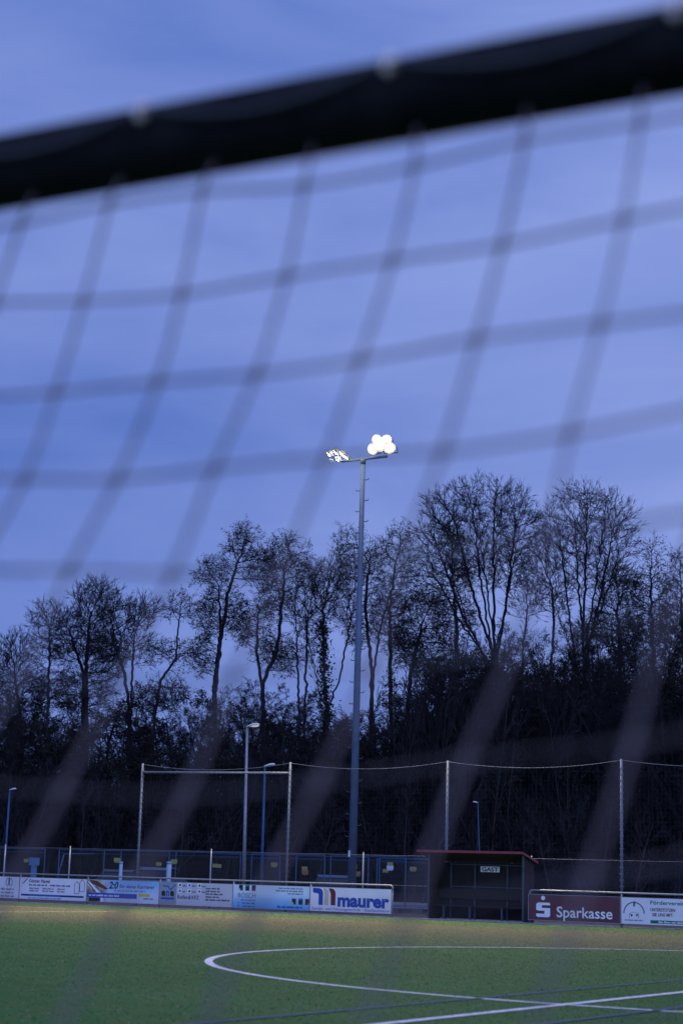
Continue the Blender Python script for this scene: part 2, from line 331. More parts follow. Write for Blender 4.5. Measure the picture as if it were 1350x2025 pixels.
me = bpy.data.meshes.new('turf_fibres'); me.vertices.add(len(V)); me.vertices.foreach_set('co', V.astype(np.float32).ravel())
me.loops.add(4*N_); me.loops.foreach_set('vertex_index', np.arange(4*N_, dtype=np.int32)); me.polygons.add(N_); me.polygons.foreach_set('loop_start', (np.arange(N_)*4).astype(np.int32))
for q in (mat('dry_fibre', (0.34, 0.28, 0.18), 0.8, 0, 0.3, 3, 0, 0.02), mat('green_fibre', (0.045, 0.17, 0.06), 0.8, 0, 0.3, 3, 0, 0.02), mat('dark_fibre', (0.075, 0.15, 0.075), 0.8, 0, 0.3, 3, 0, 0.02)): me.materials.append(q)
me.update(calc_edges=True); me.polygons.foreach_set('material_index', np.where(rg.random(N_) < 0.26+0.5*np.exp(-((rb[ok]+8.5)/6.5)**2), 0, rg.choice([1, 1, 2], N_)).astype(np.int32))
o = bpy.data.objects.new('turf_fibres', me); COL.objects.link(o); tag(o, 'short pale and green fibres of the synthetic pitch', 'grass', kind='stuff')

# ------------------------------------------------------------------ foreground goal
BL = np.array([-0.56367794, 2.74104427, 1.088+CAM_H]); GU = np.array([0.89100081, -0.45400171, 0]); GN = np.array([-0.45400171, -0.89100081, 0])
def G(s, t, dz): return BL+s*GU+t*GN+np.array([0, 0, dz])
GRZ = math.atan2(GU[1], GU[0])
S0, S1 = -1.75, 5.57
ZB = BL[2]
goal = thing('football_goal', Vector((*(BL+S0*GU)[:2], 0)), GRZ, 'black football goal frame close to the camera, its crossbar slanting across the top', 'football goal')
def GL(s, t, z): return (s-S0, -t, z)     # local coordinates of the goal empty
prof_n = 20
mb = MB(); mb.tube([GL(S0-0.06, 0, ZB), GL(S1+0.06, 0, ZB)], 0.06, 28); mb.build('crossbar', M['bar'], goal, True)
for s in (S0, S1):
    mb = MB(); mb.tube([GL(s, 0, 0), GL(s, 0, ZB-0.055)], 0.06, 24); mb.build('post', M['bar'], goal, True)
hooks = [0.309+0.41*k for k in range(-5, 13)]
hm = None
for s in hooks:
    mb = MB(); mb.ball(GL(s, 0.064, ZB+0.028), 0.0145, 12); mb.tube([GL(s, 0.05, ZB+0.026), GL(s, 0.066, ZB+0.012), GL(s, 0.076, ZB+0.014)], 0.004, 6)
    h_ = mb.build('net_hook', M['hook'], goal, True)
# the net: rows along the bar, strands falling to the back
def tz(zd, s):
    t = 0.02+0.2*zd+0.32*zd*zd if zd < 1.2 else 0.721+0.62*(zd-1.2)
    t += 0.15*max(0, zd-0.2)*max(-0.3, min(s-0.7, 0.6))
    return max(0.022, t)
rows = [0.0]; zd = 0.115; rows_z = [0.03, -0.115]
z = -0.115; s_ = 0.7
while z > -2.3:
    zz = z-0.172
    for _ in range(20):
        L = math.hypot(zz-z, tz(-zz, s_)-tz(-z, s_)); zz = z-(z-zz)*0.172/L
    rows_z.append(zz); z = zz
rn = random.Random(5)
scol = [0.241+0.1645*(k-1) for k in range(-10, 33)]
def wob(s, r): return 0.005*math.sin(s*5.1+r*1.3)+0.004*math.sin(s*11.3+r*2.9+1)
def sag(s):   # head rope hangs between hooks
    u = ((s-hooks[0])/0.41) % 1.0
    return -0.038*4*u*(1-u)
K = {}
for ci, s in enumerate(scol):
    for ri, rz_ in enumerate(rows_z):
        if ri == 0: K[ci, ri] = G(s+0.010, 0.022, -0.056); continue
        zz = rz_+wob(s, ri)*(1.0 if ri > 1 else 1.6)
        ds = wob(s+3, ri*0.7)*0.9+0.016*max(0, 1-ri/5)
        if ri > 1: zz *= 1-0.17*min(abs(s-0.7), 0.9)**2
        K[ci, ri] = G(s+ds, tz(-zz, s)+wob(s+1, ri+5)*0.8, zz)
nc, nr = len(scol), len(rows_z)
net = thing('goal_net', Vector((*(BL+S0*GU)[:2], 0)), 0, 'wide meshed cord net hanging from the black goal crossbar, out of focus', 'goal net')
org = np.array([*(BL+S0*GU)[:2], 0])
mb = MB(); CR = 0.0031
def cat(p0, p1, p2, p3, n=4):
    o = []
    for i in range(n):
        u = i/n; o.append(0.5*((2*p1)+(-p0+p2)*u+(2*p0-5*p1+4*p2-p3)*u*u+(-p0+3*p1-3*p2+p3)*u**3))
    return o
def spline(ps, n=4):
    o = []
    for i in range(len(ps)-1): o += cat(ps[max(i-1, 0)], ps[i], ps[i+1], ps[min(i+2, len(ps)-1)], n)
    return o+[ps[-1]]
for ci in range(nc): mb.tube([p-org for p in spline([K[ci, r] for r in range(nr)], 3)], CR, 6)
for ri in range(1, nr): mb.tube([p-org for p in spline([K[c, ri] for c in range(nc)], 3)], CR if ri < 6 else CR*0.6, 6)
for ci in range(nc):
    for ri in range(1, nr): mb.ball(K[ci, ri]-org, 0.0064, 6, 0, (1, 1, 1.7))
mb.build('net_mesh', M['net'], net, True)
mb = MB(); xs = np.arange(S0, S1, 0.03); mb.tube([G(s, 0.071, 0.030+sag(s))-org for s in xs], 0.005, 6); mb.build('head_rope', M['rope'], net, True)

# ------------------------------------------------------------------ perimeter railings
def railing(s0, s1, posts, label, ends):
    t = thing('railing', Wd(s0, 0), RZ, label, 'railing', None); L = s1-s0
    pts = []
    if ends[0]: pts += [(0.0, 0, 0.86), (0.0, 0, 0.93), (0.03, 0, 0.985), (0.09, 0, 1.0)]
    else: pts += [(0, 0, 1.0)]
    if ends[1]: pts += [(L-0.09, 0, 1.0), (L-0.03, 0, 0.985), (L, 0, 0.93), (L, 0, 0.86)]
    else: pts += [(L, 0, 1.0)]
    mb = MB(); mb.tube(pts, 0.028, 10); mb.build('handrail', M['galv'], t, True)
    for s in posts:
        mb = MB(); x = s-s0
        top = 0.86 if (ends[0] and abs(x) < .01) or (ends[1] and abs(x-L) < .01) else 0.975
        mb.tube([(x, 0, -0.03), (x, 0, top)], 0.027, 8); mb.box(x-0.045, x+0.045, -0.04, -0.028, 0.80, 0.84); mb.build('railing_post', M['galv'], t, True)
    return t
SPL = [-45.4, -42.4, -39.4, -36.34, -33.22, -30.04, -26.98, -23.93, -20.87]
railing(-60, -20.87, [-57.4, -54.4, -51.4, -48.4]+SPL, 'long silver tube railing behind the boards left of the dugout', (False, True))
railing(-16.08, 2, [-16.08, -13.11, -10.1, -7.1, -4.1, -1.1, 1.9], 'silver tube railing behind the boards right of the dugout', (True, False))

# ------------------------------------------------------------------ advertising boards
Z0, Z1 = 0.115, 0.885; PH = Z1-Z0; YB = -0.050
def board(s0, s1, m, label, z0=Z0, z1=Z1):
    t = thing('advertising_board', Wd(s0+0.008, 0), RZ, label, 'advertising board', 'advertising boards round the pitch')
    w = s1-s0-0.016
    mb = MB(); mb.box(0.012, w-0.012, YB, YB+0.012, z0+0.012, z1-0.012); mb.build('panel', m, t)
    mb = MB()
    for a in ((0, w, z0, z0+0.012), (0, w, z1-0.012, z1), (0, 0.012, z0+0.012, z1-0.012), (w-0.012, w, z0+0.012, z1-0.012)):
        mb.box(a[0], a[1], YB-0.003, YB+0.018, a[2], a[3])
    mb.build('board_frame', M['board_edge'], t)
    return t, w
class Print:
    """flat print on a board; fx,fz are fractions of board width / height"""
    def __init__(s, w): s.w = w; s.mb = MB(); s.mats = []; s.tb = MB(); s.tm = []
    def mi(s, m):
        if m not in s.mats: s.mats.append(m)
        return s.mats.index(m)
    def ti(s, m):
        if m not in s.tm: s.tm.append(m)
        return s.tm.index(m)
    def Z(s, f): return Z0+PH*f
    def rect(s, x0, x1, z0, z1, m, lift=0.002):
        s.mb.box(x0*s.w, x1*s.w, YB-lift, YB-lift+0.0015, s.Z(z0), s.Z(z1), s.mi(m))
    def poly(s, pts, m, lift=0.002): s.mb.slab([(x*s.w, s.Z(z)) for x, z in pts], YB-lift, YB-lift+0.0015, s.mi(m))
    def text(s, t, x0, x1, z, h, m, bold=0.0, shear=0.0, lift=0.0045): text_mb(s.tb, t, x0*s.w, s.Z(z), h*PH, (x1-x0)*s.w, YB-lift, s.ti(m), bold, shear)
    def words(s, x0, x1, z, h, m, seed, lift=0.0035): words(s.tb, x0*s.w, x1*s.w, s.Z(z), h*PH, seed, YB-lift, s.ti(m))
    def arc(s, cx, cz, r0, r1, a0, a1, m, n=14, lift=0.002):
        # metres, centre in fractions
        X, Zc = cx*s.w, s.Z(cz); A = [math.radians(a0+(a1-a0)*i/n) for i in range(n+1)]
        for i in range(n):
            q = [(X+r0*math.cos(A[i]), Zc+r0*math.sin(A[i])), (X+r1*math.cos(A[i]), Zc+r1*math.sin(A[i])), (X+r1*math.cos(A[i+1]), Zc+r1*math.sin(A[i+1])), (X+r0*math.cos(A[i+1]), Zc+r0*math.sin(A[i+1]))]
            s.mb.slab(q, YB-lift, YB-lift+0.0015, s.mi(m))
    def disc(s, cx, cz, r, m, lift=0.002, n=16):
        X, Zc = cx*s.w, s.Z(cz); s.mb.slab([(X+r*math.cos(2*PI*i/n), Zc+r*math.sin(2*PI*i/n)) for i in range(n)], YB-lift, YB-lift+0.0015, s.mi(m))
    def done(s, t):
        pn = [c for c in t.children if c.name.startswith('panel')][0]
        if s.mb.v: s.mb.build('artwork', [M[q] for q in s.mats], pn)
        if s.tb.v: s.tb.build('lettering', [M[q] for q in s.tm], pn)

# far-left boards
for a, b_, k in ((-43.4, -40.4, 0), (-40.4, -37.4, 1)):
    t, w = board(a, b_, M['white_board'], ['plain white board at the far left end of the row', 'plain white board, second from the far left end of the row'][k])
t, w = board(-37.4, -36.34, M['white_board'], 'small white board with a green wreath emblem, left of the builder board')
P = Print(w)
P.arc(0.53, 0.74, 0.135, 0.165, 115, 250, 'ink_teal'); P.arc(0.53, 0.74, 0.135, 0.165, -70, 65, 'ink_teal')
P.rect(0.49, 0.57, 0.60, 0.90, 'ink_grey'); P.poly([(0.46, .9), (0.60, .9), (0.53, 0.97)], 'ink_grey')
P.words(0.18, 0.80, 0.38, 0.10, 'ink_grey', 1); P.words(0.18, 0.80, 0.22, 0.10, 'ink_grey', 2); P.words(0.18, 0.80, 0.06, 0.10, 'ink_grey', 3)
P.done(t)
t, w = board(-36.34, -33.22, M['white_board'], 'white board headed Günter Nagel with a navy stripe and two house outlines')
P = Print(w)
P.poly([(0.035, 0.70), (0.055, 0.70), (0.125, 0.94), (0.105, 0.94)], 'ink_blue')
P.text('Günter Nagel', 0.14, 0.45, 0.77, 0.145, 'ink_black', 0.02)
P.words(0.14, 0.42, 0.62, 0.085, 'ink_navy', 4); P.words(0.46, 0.78, 0.62, 0.085, 'ink_navy', 5)
for i, (a, b_) in enumerate(((0.15, 0.30), (0.35, 0.52), (0.57, 0.70))): P.words(a, b_, 0.47, 0.075, 'ink_grey', 10+i); P.words(a, b_, 0.36, 0.075, 'ink_grey', 20+i)
P.rect(0.03, 0.96, 0.15, 0.235, 'ink_navy'); P.words(0.15, 0.62, 0.165, 0.05, 'ink_cyan', 6); P.words(0.14, 0.64, 0.04, 0.07, 'ink_cyan', 7)
for x, z, hh in ((0.82, 0.33, 0.40), (0.895, 0.42, 0.40)):
    wd = 0.068
    P.rect(x, x+0.006, z, z+hh, 'ink_black'); P.rect(x+wd, x+wd+0.006, z, z+hh, 'ink_black'); P.rect(x+0.007, x+wd-0.001, z, z+0.02, 'ink_black')
    P.poly([(x, z+hh), (x+wd*0.5, z+hh+0.13), (x+wd*0.5, z+hh+0.16), (x-0.004, z+hh+0.02)], 'ink_black', 0.004); P.poly([(x+wd*0.5, z+hh+0.13), (x+wd+0.006, z+hh), (x+wd+0.010, z+hh+0.02), (x+wd*0.5, z+hh+0.16)], 'ink_black', 0.004)
P.done(t)
# career board : photo print on the left, fading blue on the right
def career_mat():
    m = bpy.data.materials.new('career_print'); m.use_nodes = True; t = m.node_tree; p = t.nodes['Principled BSDF']; p.inputs['Roughness'].default_value = 0.5
    tcn = nn(t, 'ShaderNodeTexCoord'); sp = nn(t, 'ShaderNodeSeparateXYZ'); t.links.new(tcn.outputs['Object'], sp.inputs[0])
    n = nn(t, 'ShaderNodeTexNoise'); n.inputs['Scale'].default_value = 3.2; n.inputs['Detail'].default_value = 3; t.links.new(tcn.outputs['Object'], n.inputs['Vector'])
    r = nn(t, 'ShaderNodeValToRGB'); e = r.color_ramp.elements; e[0].position = 0.36; e[0].color = (0.06, 0.03, 0.02, 1); e[1].position = 0.62; e[1].color = (0.62, 0.52, 0.44, 1); q = e.new(0.48); q.color = (0.34, 0.24, 0.17, 1)
    t.links.new(n.outputs['Fac'], r.inputs[0])
    mr = nn(t, 'ShaderNodeMapRange'); mr.inputs['From Min'].default_value = 0.55; mr.inputs['From Max'].default_value = 1.05; t.links.new(sp.outputs['X'], mr.inputs['Value'])
    r2 = nn(t, 'ShaderNodeValToRGB'); r2.color_ramp.elements[0].position = 0.3; r2.color_ramp.elements[0].color = (0.62, 0.66, 0.74, 1); r2.color_ramp.elements[1].position = 0.8; r2.color_ramp.elements[1].color = (0.24, 0.46, 0.72, 1)
    t.links.new(sp.outputs['Z'], r2.inputs[0])
    mx_ = nn(t, 'ShaderNodeMix', data_type='RGBA'); t.links.new(mr.outputs[0], mx_.inputs['Factor']); t.links.new(r.outputs[0], mx_.inputs['A']); t.links.new(r2.outputs[0], mx_.inputs['B'])
    t.links.new(mx_.outputs['Result'], p.inputs['Base Color']); return m
t, w = board(-33.22, -30.04, career_mat(), 'pale blue board reading 2:0 für deine Karriere, brown picture at left')
P = Print(w)
P.poly([(0.0, 0.92), (0.02, 0.90), (0.17, 0.50), (0.20, 0.42), (0.14, 0.42), (0.09, 0.52), (0.0, 0.78)], 'ink_white'); P.poly([(0.0, 0.90), (0.13, 0.46), (0.11, 0.46), (0.0, 0.84)], 'ink_black', 0.004)
P.poly([(0.03, 0.98), (0.14, 0.94), (0.30, 0.60), (0.26, 0.55), (0.15, 0.70), (0.06, 0.82)], 'ink_brown')
P.text('2:0', 0.305, 0.44, 0.62, 0.30, 'ink_black', 0.03, 0.25); P.text('für deine Karriere!', 0.455, 0.935, 0.66, 0.16, 'ink_navy', 0.01, 0.25)
P.words(0.38, 0.82, 0.50, 0.085, 'ink_cyan', 31)
P.rect(0.005, 0.70, 0.20, 0.41, 'ink_blue'); P.words(0.03, 0.46, 0.26, 0.09, 'ink_white', 32); P.rect(0.72, 0.875, 0.31, 0.43, 'ink_yellow'); P.words(0.79, 0.93, 0.19, 0.08, 'ink_grey', 33)
P.rect(0.03, 0.19, 0.02, 0.19, 'ink_black'); P.rect(0.20, 0.235, 0.02, 0.19, 'ink_white')
P.done(t)
t, w = board(-30.04, -29.33, M['steel_board'], 'narrow grey blue board reading ene between two wide boards')
P = Print(w)
P.poly([(0.20, 0.84), (0.52, 0.84), (0.60, 0.76), (0.70, 0.70), (0.95, 0.92), (0.95, 0.86), (0.70, 0.63), (0.56, 0.72), (0.50, 0.79), (0.20, 0.79)], 'ink_blue')
P.text('e', 0.13, 0.37, 0.40, 0.30, 'ink_black', 0.05); P.text('n', 0.42, 0.60, 0.40, 0.30, 'ink_blue', 0.03); P.text('e', 0.66, 0.90, 0.40, 0.30, 'ink_black', 0.05)
P.rect(0.10, 0.90, 0.24, 0.32, 'ink_blue'); P.done(t)
t, w = board(-29.33, -26.98, M['grey_board'], 'pale grey board with small square icons above Reifen & KFZ')
P = Print(w)
for r_, zz in enumerate((0.80, 0.55)):
    for c_, x in enumerate((0.03, 0.20, 0.38)):
        P.rect(x, x+0.065, zz, zz+0.17, 'ink_white'); P.poly([(x+0.012, zz+0.04), (x+0.052, zz+0.03), (x+0.055, zz+0.11), (x+0.03, zz+0.14)], ['ink_black', 'ink_blue'][(r_+c_) % 2], 0.004)
        P.words(x+0.08, x+0.155, zz+0.02, 0.08, 'ink_grey', 40+r_*3+c_)
P.text('Reifen', 0.03, 0.215, 0.29, 0.155, 'ink_black', 0.01); P.text('&', 0.225, 0.27, 0.29, 0.155, 'ink_blue', 0.02); P.text('KFZ', 0.285, 0.41, 0.29, 0.155, 'ink_black', 0.01)
for i, (x1, zz) in enumerate(((0.78, 0.74), (0.80, 0.62), (0.84, 0.50), (0.78, 0.38), (0.955, 0.25))): P.words(0.53, x1, zz, 0.075, 'ink_black', 50+i)
P.done(t)
def bosch_mat():
    m = bpy.data.materials.new('blue_fade_print'); m.use_nodes = True; t = m.node_tree; p = t.nodes['Principled BSDF']; p.inputs['Roughness'].default_value = 0.5
    tcn = nn(t, 'ShaderNodeTexCoord'); sp = nn(t, 'ShaderNodeSeparateXYZ'); t.links.new(tcn.outputs['Object'], sp.inputs[0])
    r2 = nn(t, 'ShaderNodeValToRGB'); e = r2.color_ramp.elements; e[0].position = 0.13; e[0].color = (0.08, 0.36, 0.74, 1); e[1].position = 0.62; e[1].color = (0.60, 0.70, 0.80, 1); q = e.new(0.35); q.color = (0.24, 0.50, 0.76, 1)
    t.links.new(sp.outputs['Z'], r2.inputs[0]); t.links.new(r2.outputs[0], p.inputs['Base Color']); return m
t, w = board(-26.98, -23.93, bosch_mat(), 'board fading to sky blue, reading BÖSCH under three black squares')
P = Print(w)
def squares(x, z, z1_):
    for k, (dx, c, cx, cz) in enumerate(((0, 'ink_lime', 0, 0), (0.085, 'ink_cyan', 0.3, 0.75), (0.17, 'ink_pink', 0.62, 0))):
        a = x+dx; P.rect(a, a+0.052, z, z1_, 'ink_black'); P.rect(a+0.052*cx, a+0.052*(cx+0.4), z+(z1_-z)*cz, z+(z1_-z)*(cz+0.36), c, 0.004)
squares(0.078, 0.735, 0.975); squares(0.775, 0.235, 0.48)
P.text('BÖSCH', 0.07, 0.30, 0.44, 0.20, 'ink_grey', 0.0)
for i, (c, zz) in enumerate((('ink_yellow', 0.32), ('ink_blue', 0.19), ('ink_navy', 0.06))): P.rect(0.07, 0.085, zz, zz+0.06, c); P.words(0.11+0.01*i, 0.30, zz, 0.06, 'ink_navy', 60+i)
P.words(0.60, 0.92, 0.86, 0.065, 'ink_grey', 64); P.words(0.56, 0.92, 0.75, 0.065, 'ink_grey', 65); P.words(0.72, 0.92, 0.64, 0.065, 'ink_grey', 66); P.words(0.59, 0.91, 0.075, 0.085, 'ink_navy', 67)
P.done(t)
t, w = board(-23.93, -20.87, M['white_board'], 'white board reading maurer in blue beside a three coloured logo')
P = Print(w)
def hookshape(x0, x1, wbar, m, left):
    # arch that turns down into a bar
    R = (x1-x0)
    pts = [(x1-wbar, 0.26), (x1, 0.26), (x1, 0.74), (x1-0.006, 0.83), (x1-0.022, 0.91), (x1-0.045, 0.945), (left, 0.955), (left-0.012, 0.93), (left-0.012, 0.80), (left+0.01, 0.74), (x1-wbar-0.012, 0.735), (x1-wbar, 0.69)]
    P.poly(pts, m)
hookshape(0.03, 0.162, 0.055, 'ink_blue', 0.045)
P.poly([(0.178, 0.26), (0.232, 0.26), (0.232, 0.76), (0.224, 0.86), (0.205, 0.93), (0.165, 0.955), (0.172, 0.88), (0.178, 0.78)], 'ink_beige')
P.poly([(0.262, 0.26), (0.318, 0.26), (0.318, 0.76), (0.308, 0.87), (0.285, 0.935), (0.232, 0.96), (0.24, 0.88), (0.258, 0.72)], 'ink_maroon')
P.text('maurer', 0.345, 0.975, 0.245, 0.50, 'ink_blue', 0.045)
P.text('Sanitär- und Heizungstechnik • Bauflaschnerei', 0.025, 0.975, 0.065, 0.115, 'ink_blue', 0.0)
P.done(t)
t, w = board(-16.12, -13.11, M['red_board'], 'dark red board reading Sparkasse with a pale S emblem, right of the dugout')
P = Print(w)
P.disc(0.165, 0.86, 0.067, 'ink_white')
x0, x1 = 0.09, 0.243
P.poly([(x0+.02, 0.685), (x1-.01, 0.685), (x1, 0.64), (x1, 0.585), (x0+.062, 0.585), (x0+.062, 0.555), (x0, 0.555), (x0, 0.62)], 'ink_white')
P.rect(x0, x0+.062, 0.48, 0.552, 'ink_white'); P.poly([(x0, 0.478), (x1, 0.478), (x1, 0.375), (x0+.02, 0.375), (x0, 0.41)], 'ink_white')
P.rect(x1-.062, x1, 0.26, 0.373, 'ink_white'); P.poly([(x0, 0.258), (x1, 0.258), (x1, 0.18), (x1-.02, 0.13), (x0+.015, 0.13), (x0, 0.17)], 'ink_white')
P.text('Sparkasse', 0.315, 0.915, 0.155, 0.40, 'ink_white', 0.012); P.done(t)
t, w = board(-13.11, -10.1, M['white_board'], 'white board headed Förderverein with a round arched emblem, at the right edge')
P = Print(w)
P.arc(0.135, 0.40, 0.30, 0.335, 0, 180, 'ink_grey', 22); P.words(0.04, 0.235, 0.13, 0.05, 'ink_grey', 70)
P.arc(0.135, 0.22, 0.17, 0.18, 40, 140, 'ink_grey', 8); P.rect(0.085, 0.089, 0.22, 0.42, 'ink_grey'); P.rect(0.18, 0.184, 0.22, 0.42, 'ink_grey')
P.poly([(0.125, 0.66), (0.145, 0.66), (0.15, 0.84), (0.13, 0.86)], 'ink_teal'); P.disc(0.11, 0.33, 0.035, 'ink_blue'); P.disc(0.165, 0.34, 0.03, 'ink_maroon')
P.text('Förderverein T', 0.305, 0.72, 0.76, 0.14, 'ink_teal', 0.02)
P.text('UNTERSTÜTZEN', 0.305, 0.56, 0.51, 0.115, 'ink_maroon', 0.02); P.text('SIE UNS MIT:', 0.325, 0.54, 0.33, 0.115, 'ink_maroon', 0.02)
P.rect(0.305, 0.98, 0.06, 0.18, 'ink_green'); P.words(0.39, 0.80, 0.085, 0.07, 'ink_white', 73); P.done(t)
t, w = board(-10.1, -7.1, M['white_board'], 'plain white board outside the right edge, beyond the Förderverein board')

# ------------------------------------------------------------------ dugout
sh = thing('dugout', Wd(-19.66, 0.15), RZ, 'dark wooden team dugout with red roof edge and a GAST sign', 'dugout')
LW = 3.30; DP = 0.72
mb = MB(); mb.box(0, 0.035, 0, DP, 0, 1.93); mb.add([(0, 0, 1.93), (0.035, 0, 1.93), (0.035, 0, 2.05), (0, 0, 2.05), (0, DP, 1.93), (0.035, DP, 1.93)], [(0, 1, 2, 3), (3, 2, 5, 4), (0, 3, 4), (1, 5, 2)]); mb.build('side_wall', M['wood'], sh)
mb = MB(); mb.box(LW-0.035, LW, 0, DP, 0, 1.80); mb.add([(LW-.035, 0, 1.8), (LW, 0, 1.8), (LW, 0, 2.03), (LW-.035, 0, 2.03), (LW-.035, DP, 1.8), (LW, DP, 1.8)], [(0, 1, 2, 3), (3, 2, 5, 4), (0, 3, 4), (1, 5, 2)]); mb.build('side_wall', M['wood'], sh)
mb = MB()
for k in range(20): mb.box(0.04+k*0.1605, 0.04+k*0.1605+0.157, DP-0.03, DP-0.01, 0.05, 1.78)
mb.build('back_wall', M['wood2'], sh)
# roof: slopes down to the back
zf, zb_ = 2.07, 1.80
mb = MB(); y0, y1 = -0.28, DP+0.10; xa, xb = -0.28, LW+0.07
vs = [(xa, y0, zf), (xb, y0, zf), (xb, y1, zb_), (xa, y1, zb_), (xa, y0, zf+.05), (xb, y0, zf+.05), (xb, y1, zb_+.05), (xa, y1, zb_+.05)]
mb.add(vs, [(3, 2, 1, 0), (4, 5, 6, 7), (0, 1, 5, 4), (1, 2, 6, 5), (2, 3, 7, 6), (3, 0, 4, 7)]); rf = mb.build('roof', M['wood'], sh)
mb = MB(); mb.box(xa-0.01, xb+0.012, y0-0.018, y0-0.002, zf-0.012, zf+.062)
mb.add([(xb+.003, y0, zf-.01), (xb+.018, y0, zf-.01), (xb+.018, y1, zb_-.01), (xb+.003, y1, zb_-.01), (xb+.003, y0, zf+.062), (xb+.018, y0, zf+.062), (xb+.018, y1, zb_+.062), (xb+.003, y1, zb_+.062)], [(3, 2, 1, 0), (4, 5, 6, 7), (0, 1, 5, 4), (1, 2, 6, 5), (2, 3, 7, 6), (3, 0, 4, 7)])
mb.build('roof_trim', M['roofred'], rf)
for x in (0.0, LW-0.03):
    mb = MB(); mb.box(x-0.008, x+0.042, -0.045, -0.003, 0, 2.02); mb.build('corner_post', M['frame'], sh)
for x in (0.42, 1.27, 2.40):
    mb = MB(); mb.box(x, x+0.045, DP-0.075, DP-0.034, 0.02, 1.76); mb.build('mullion', M['frame'], sh)
for z in (1.02, 1.70):
    mb = MB()
    for a, b_ in ((0.468, 1.267), (1.318, 2.397), (2.448, LW-0.04)): mb.box(a, b_, DP-0.065, DP-0.034, z, z+0.028)
    mb.build('cross_rail', M['frame'], sh)
mb = MB(); mb.box(0.05, LW-0.05, 0.28, DP-0.10, 0.42, 0.455); mb.build('bench_seat', M['wood'], sh)
mb = MB(); mb.box(0.05, LW-0.05, DP-0.125, DP-0.09, 0.66, 0.98); mb.build('backrest', M['wood'], sh)
for x in (0.35, 1.27, 2.38, 3.1):
    mb = MB(); mb.box(x, x+0.05, 0.30, 0.35, 0.0, 0.42); mb.build('bench_leg', M['frame'], sh)
mb = MB(); mb.box(0.04, 0.07, 0.05, DP-.08, 1.24, 1.29); mb.box(0.04, 0.07, 0.05, DP-.08, 0.42, 0.46); mb.build('wall_batten', M['wood'], sh)
mb = MB(); mb.box(0.04, LW-0.04, -0.20, DP-0.04, 0.0, 0.03); mb.build('floor_slab', M['kerb'], sh)
mb = MB(); mb.box(1.50, 2.16, DP-0.105, DP-0.085, 1.50, 1.67); sg = mb.build('name_sign', M['white_board'], sh)
mb = MB(); text_mb(mb, 'GAST', 1.545, 1.525, 0.12, 0.57, DP-0.109, 0, 0.03); mb.build('lettering', M['ink_black'], sg)

# ------------------------------------------------------------------ chain link fence with tall net posts
fb = 2.0
fence = thing('chain_link_fence', Wd(-45.3, fb), RZ, 'low wire mesh fence on thin posts running behind the railing', 'fence')
FL = 45.3-1.0
tall_s = [-32.62, -26.21, -20.05, -13.95, -7.85]
low_s = [-45.3, -42.1, -38.97, -35.8, -29.40, -23.18, -17.0, -10.9, -4.7, -1.6]
mb = MB(); cell = 0.11; hgt = 1.95; n = int(FL/cell)
for i in range(-int(hgt/cell), n):
    for d in (1, -1):
        x0 = i*cell if d == 1 else (i*cell+hgt); x1 = x0+d*hgt; za, zb2 = 0.02, 0.02+hgt
        if x0 < 0: za += (0-x0)*1; x0 = 0
        if x1 < 0: zb2 -= (0-x1); x1 = 0
        if x0 > FL: za += (x0-FL); x0 = FL
        if x1 > FL: zb2 -= (x1-FL); x1 = FL
        if zb2-za > 0.02: mb.tube([(x0, 0.028+0.003*d, za), (x1, 0.028+0.003*d, zb2)], 0.0022, 3, 0, False)
mb.build('wire_mesh', M['wire'], fence)
mb = MB()
for z in (0.08, 1.0, 1.96): mb.tube([(0, 0.04, z), (FL, 0.04, z)], 0.006, 4)
mb.build('tension_wire', M['galv_dull'], fence)
for s in low_s:
    mb = MB(); x = s+45.3; mb.tube([(x, 0, 0), (x, 0, 2.03)], 0.028, 8); mb.ball((x, 0, 2.03), 0.03, 6); mb.build('fence_post', M['galv'], fence, True)
# tall posts and ball catch net
bn = thing('ball_catch_net', Wd(tall_s[0], fb), RZ, 'tall ball catch net on five metre posts rising behind the boards', 'ball net')
for s in tall_s:
    mb = MB(); x = s-tall_s[0]; mb.tube([(x, 0, 0), (x, 0, 5.05)], 0.042, 10)
    for k in range(24): mb.box(x-0.052, x+0.052, -0.052, 0.052, 0.4+k*0.19, 0.425+k*0.19)
    mb.build('net_post', M['galv_dull'], bn, True)
mb = MB(); mb.tube([(0, 0, 4.74), (6.41, 0, 4.68)], 0.035, 8)
for k in range(34): mb.ball((0.2+k*0.182, 0, 4.74-k*0.0017-0.04), 0.02, 5)
mb.build('cross_tube', M['galv'], bn, True)
mb = MB(); rp = []
def sagz(x):
    xs_ = [s-tall_s[0] for s in tall_s]
    for a, b_ in zip(xs_, xs_[1:]):
        if a <= x <= b_+1e-6:
            u = (x-a)/(b_-a); return 5.02-0.22*4*u*(1-u)
    return 5.02
XN = tall_s[-1]-tall_s[0]
mb.tube([(x, 0.0, sagz(x)) for x in np.linspace(0, XN, 121)], 0.009, 5); mb.build('head_rope', M['galv_dull'], bn, True)
mb = MB(); cn = 0.14
x = 0.07
while x < XN: mb.tube([(x, 0.06, 0.1), (x, 0.06, sagz(x))], 0.0014, 3, 0, False); x += cn
z = 0.2
while z < 4.8: mb.tube([(0, 0.065, z), (XN, 0.065, z)], 0.0014, 3, 0, False); z += cn
mb.build('net_mesh', M['ballnet'], bn)

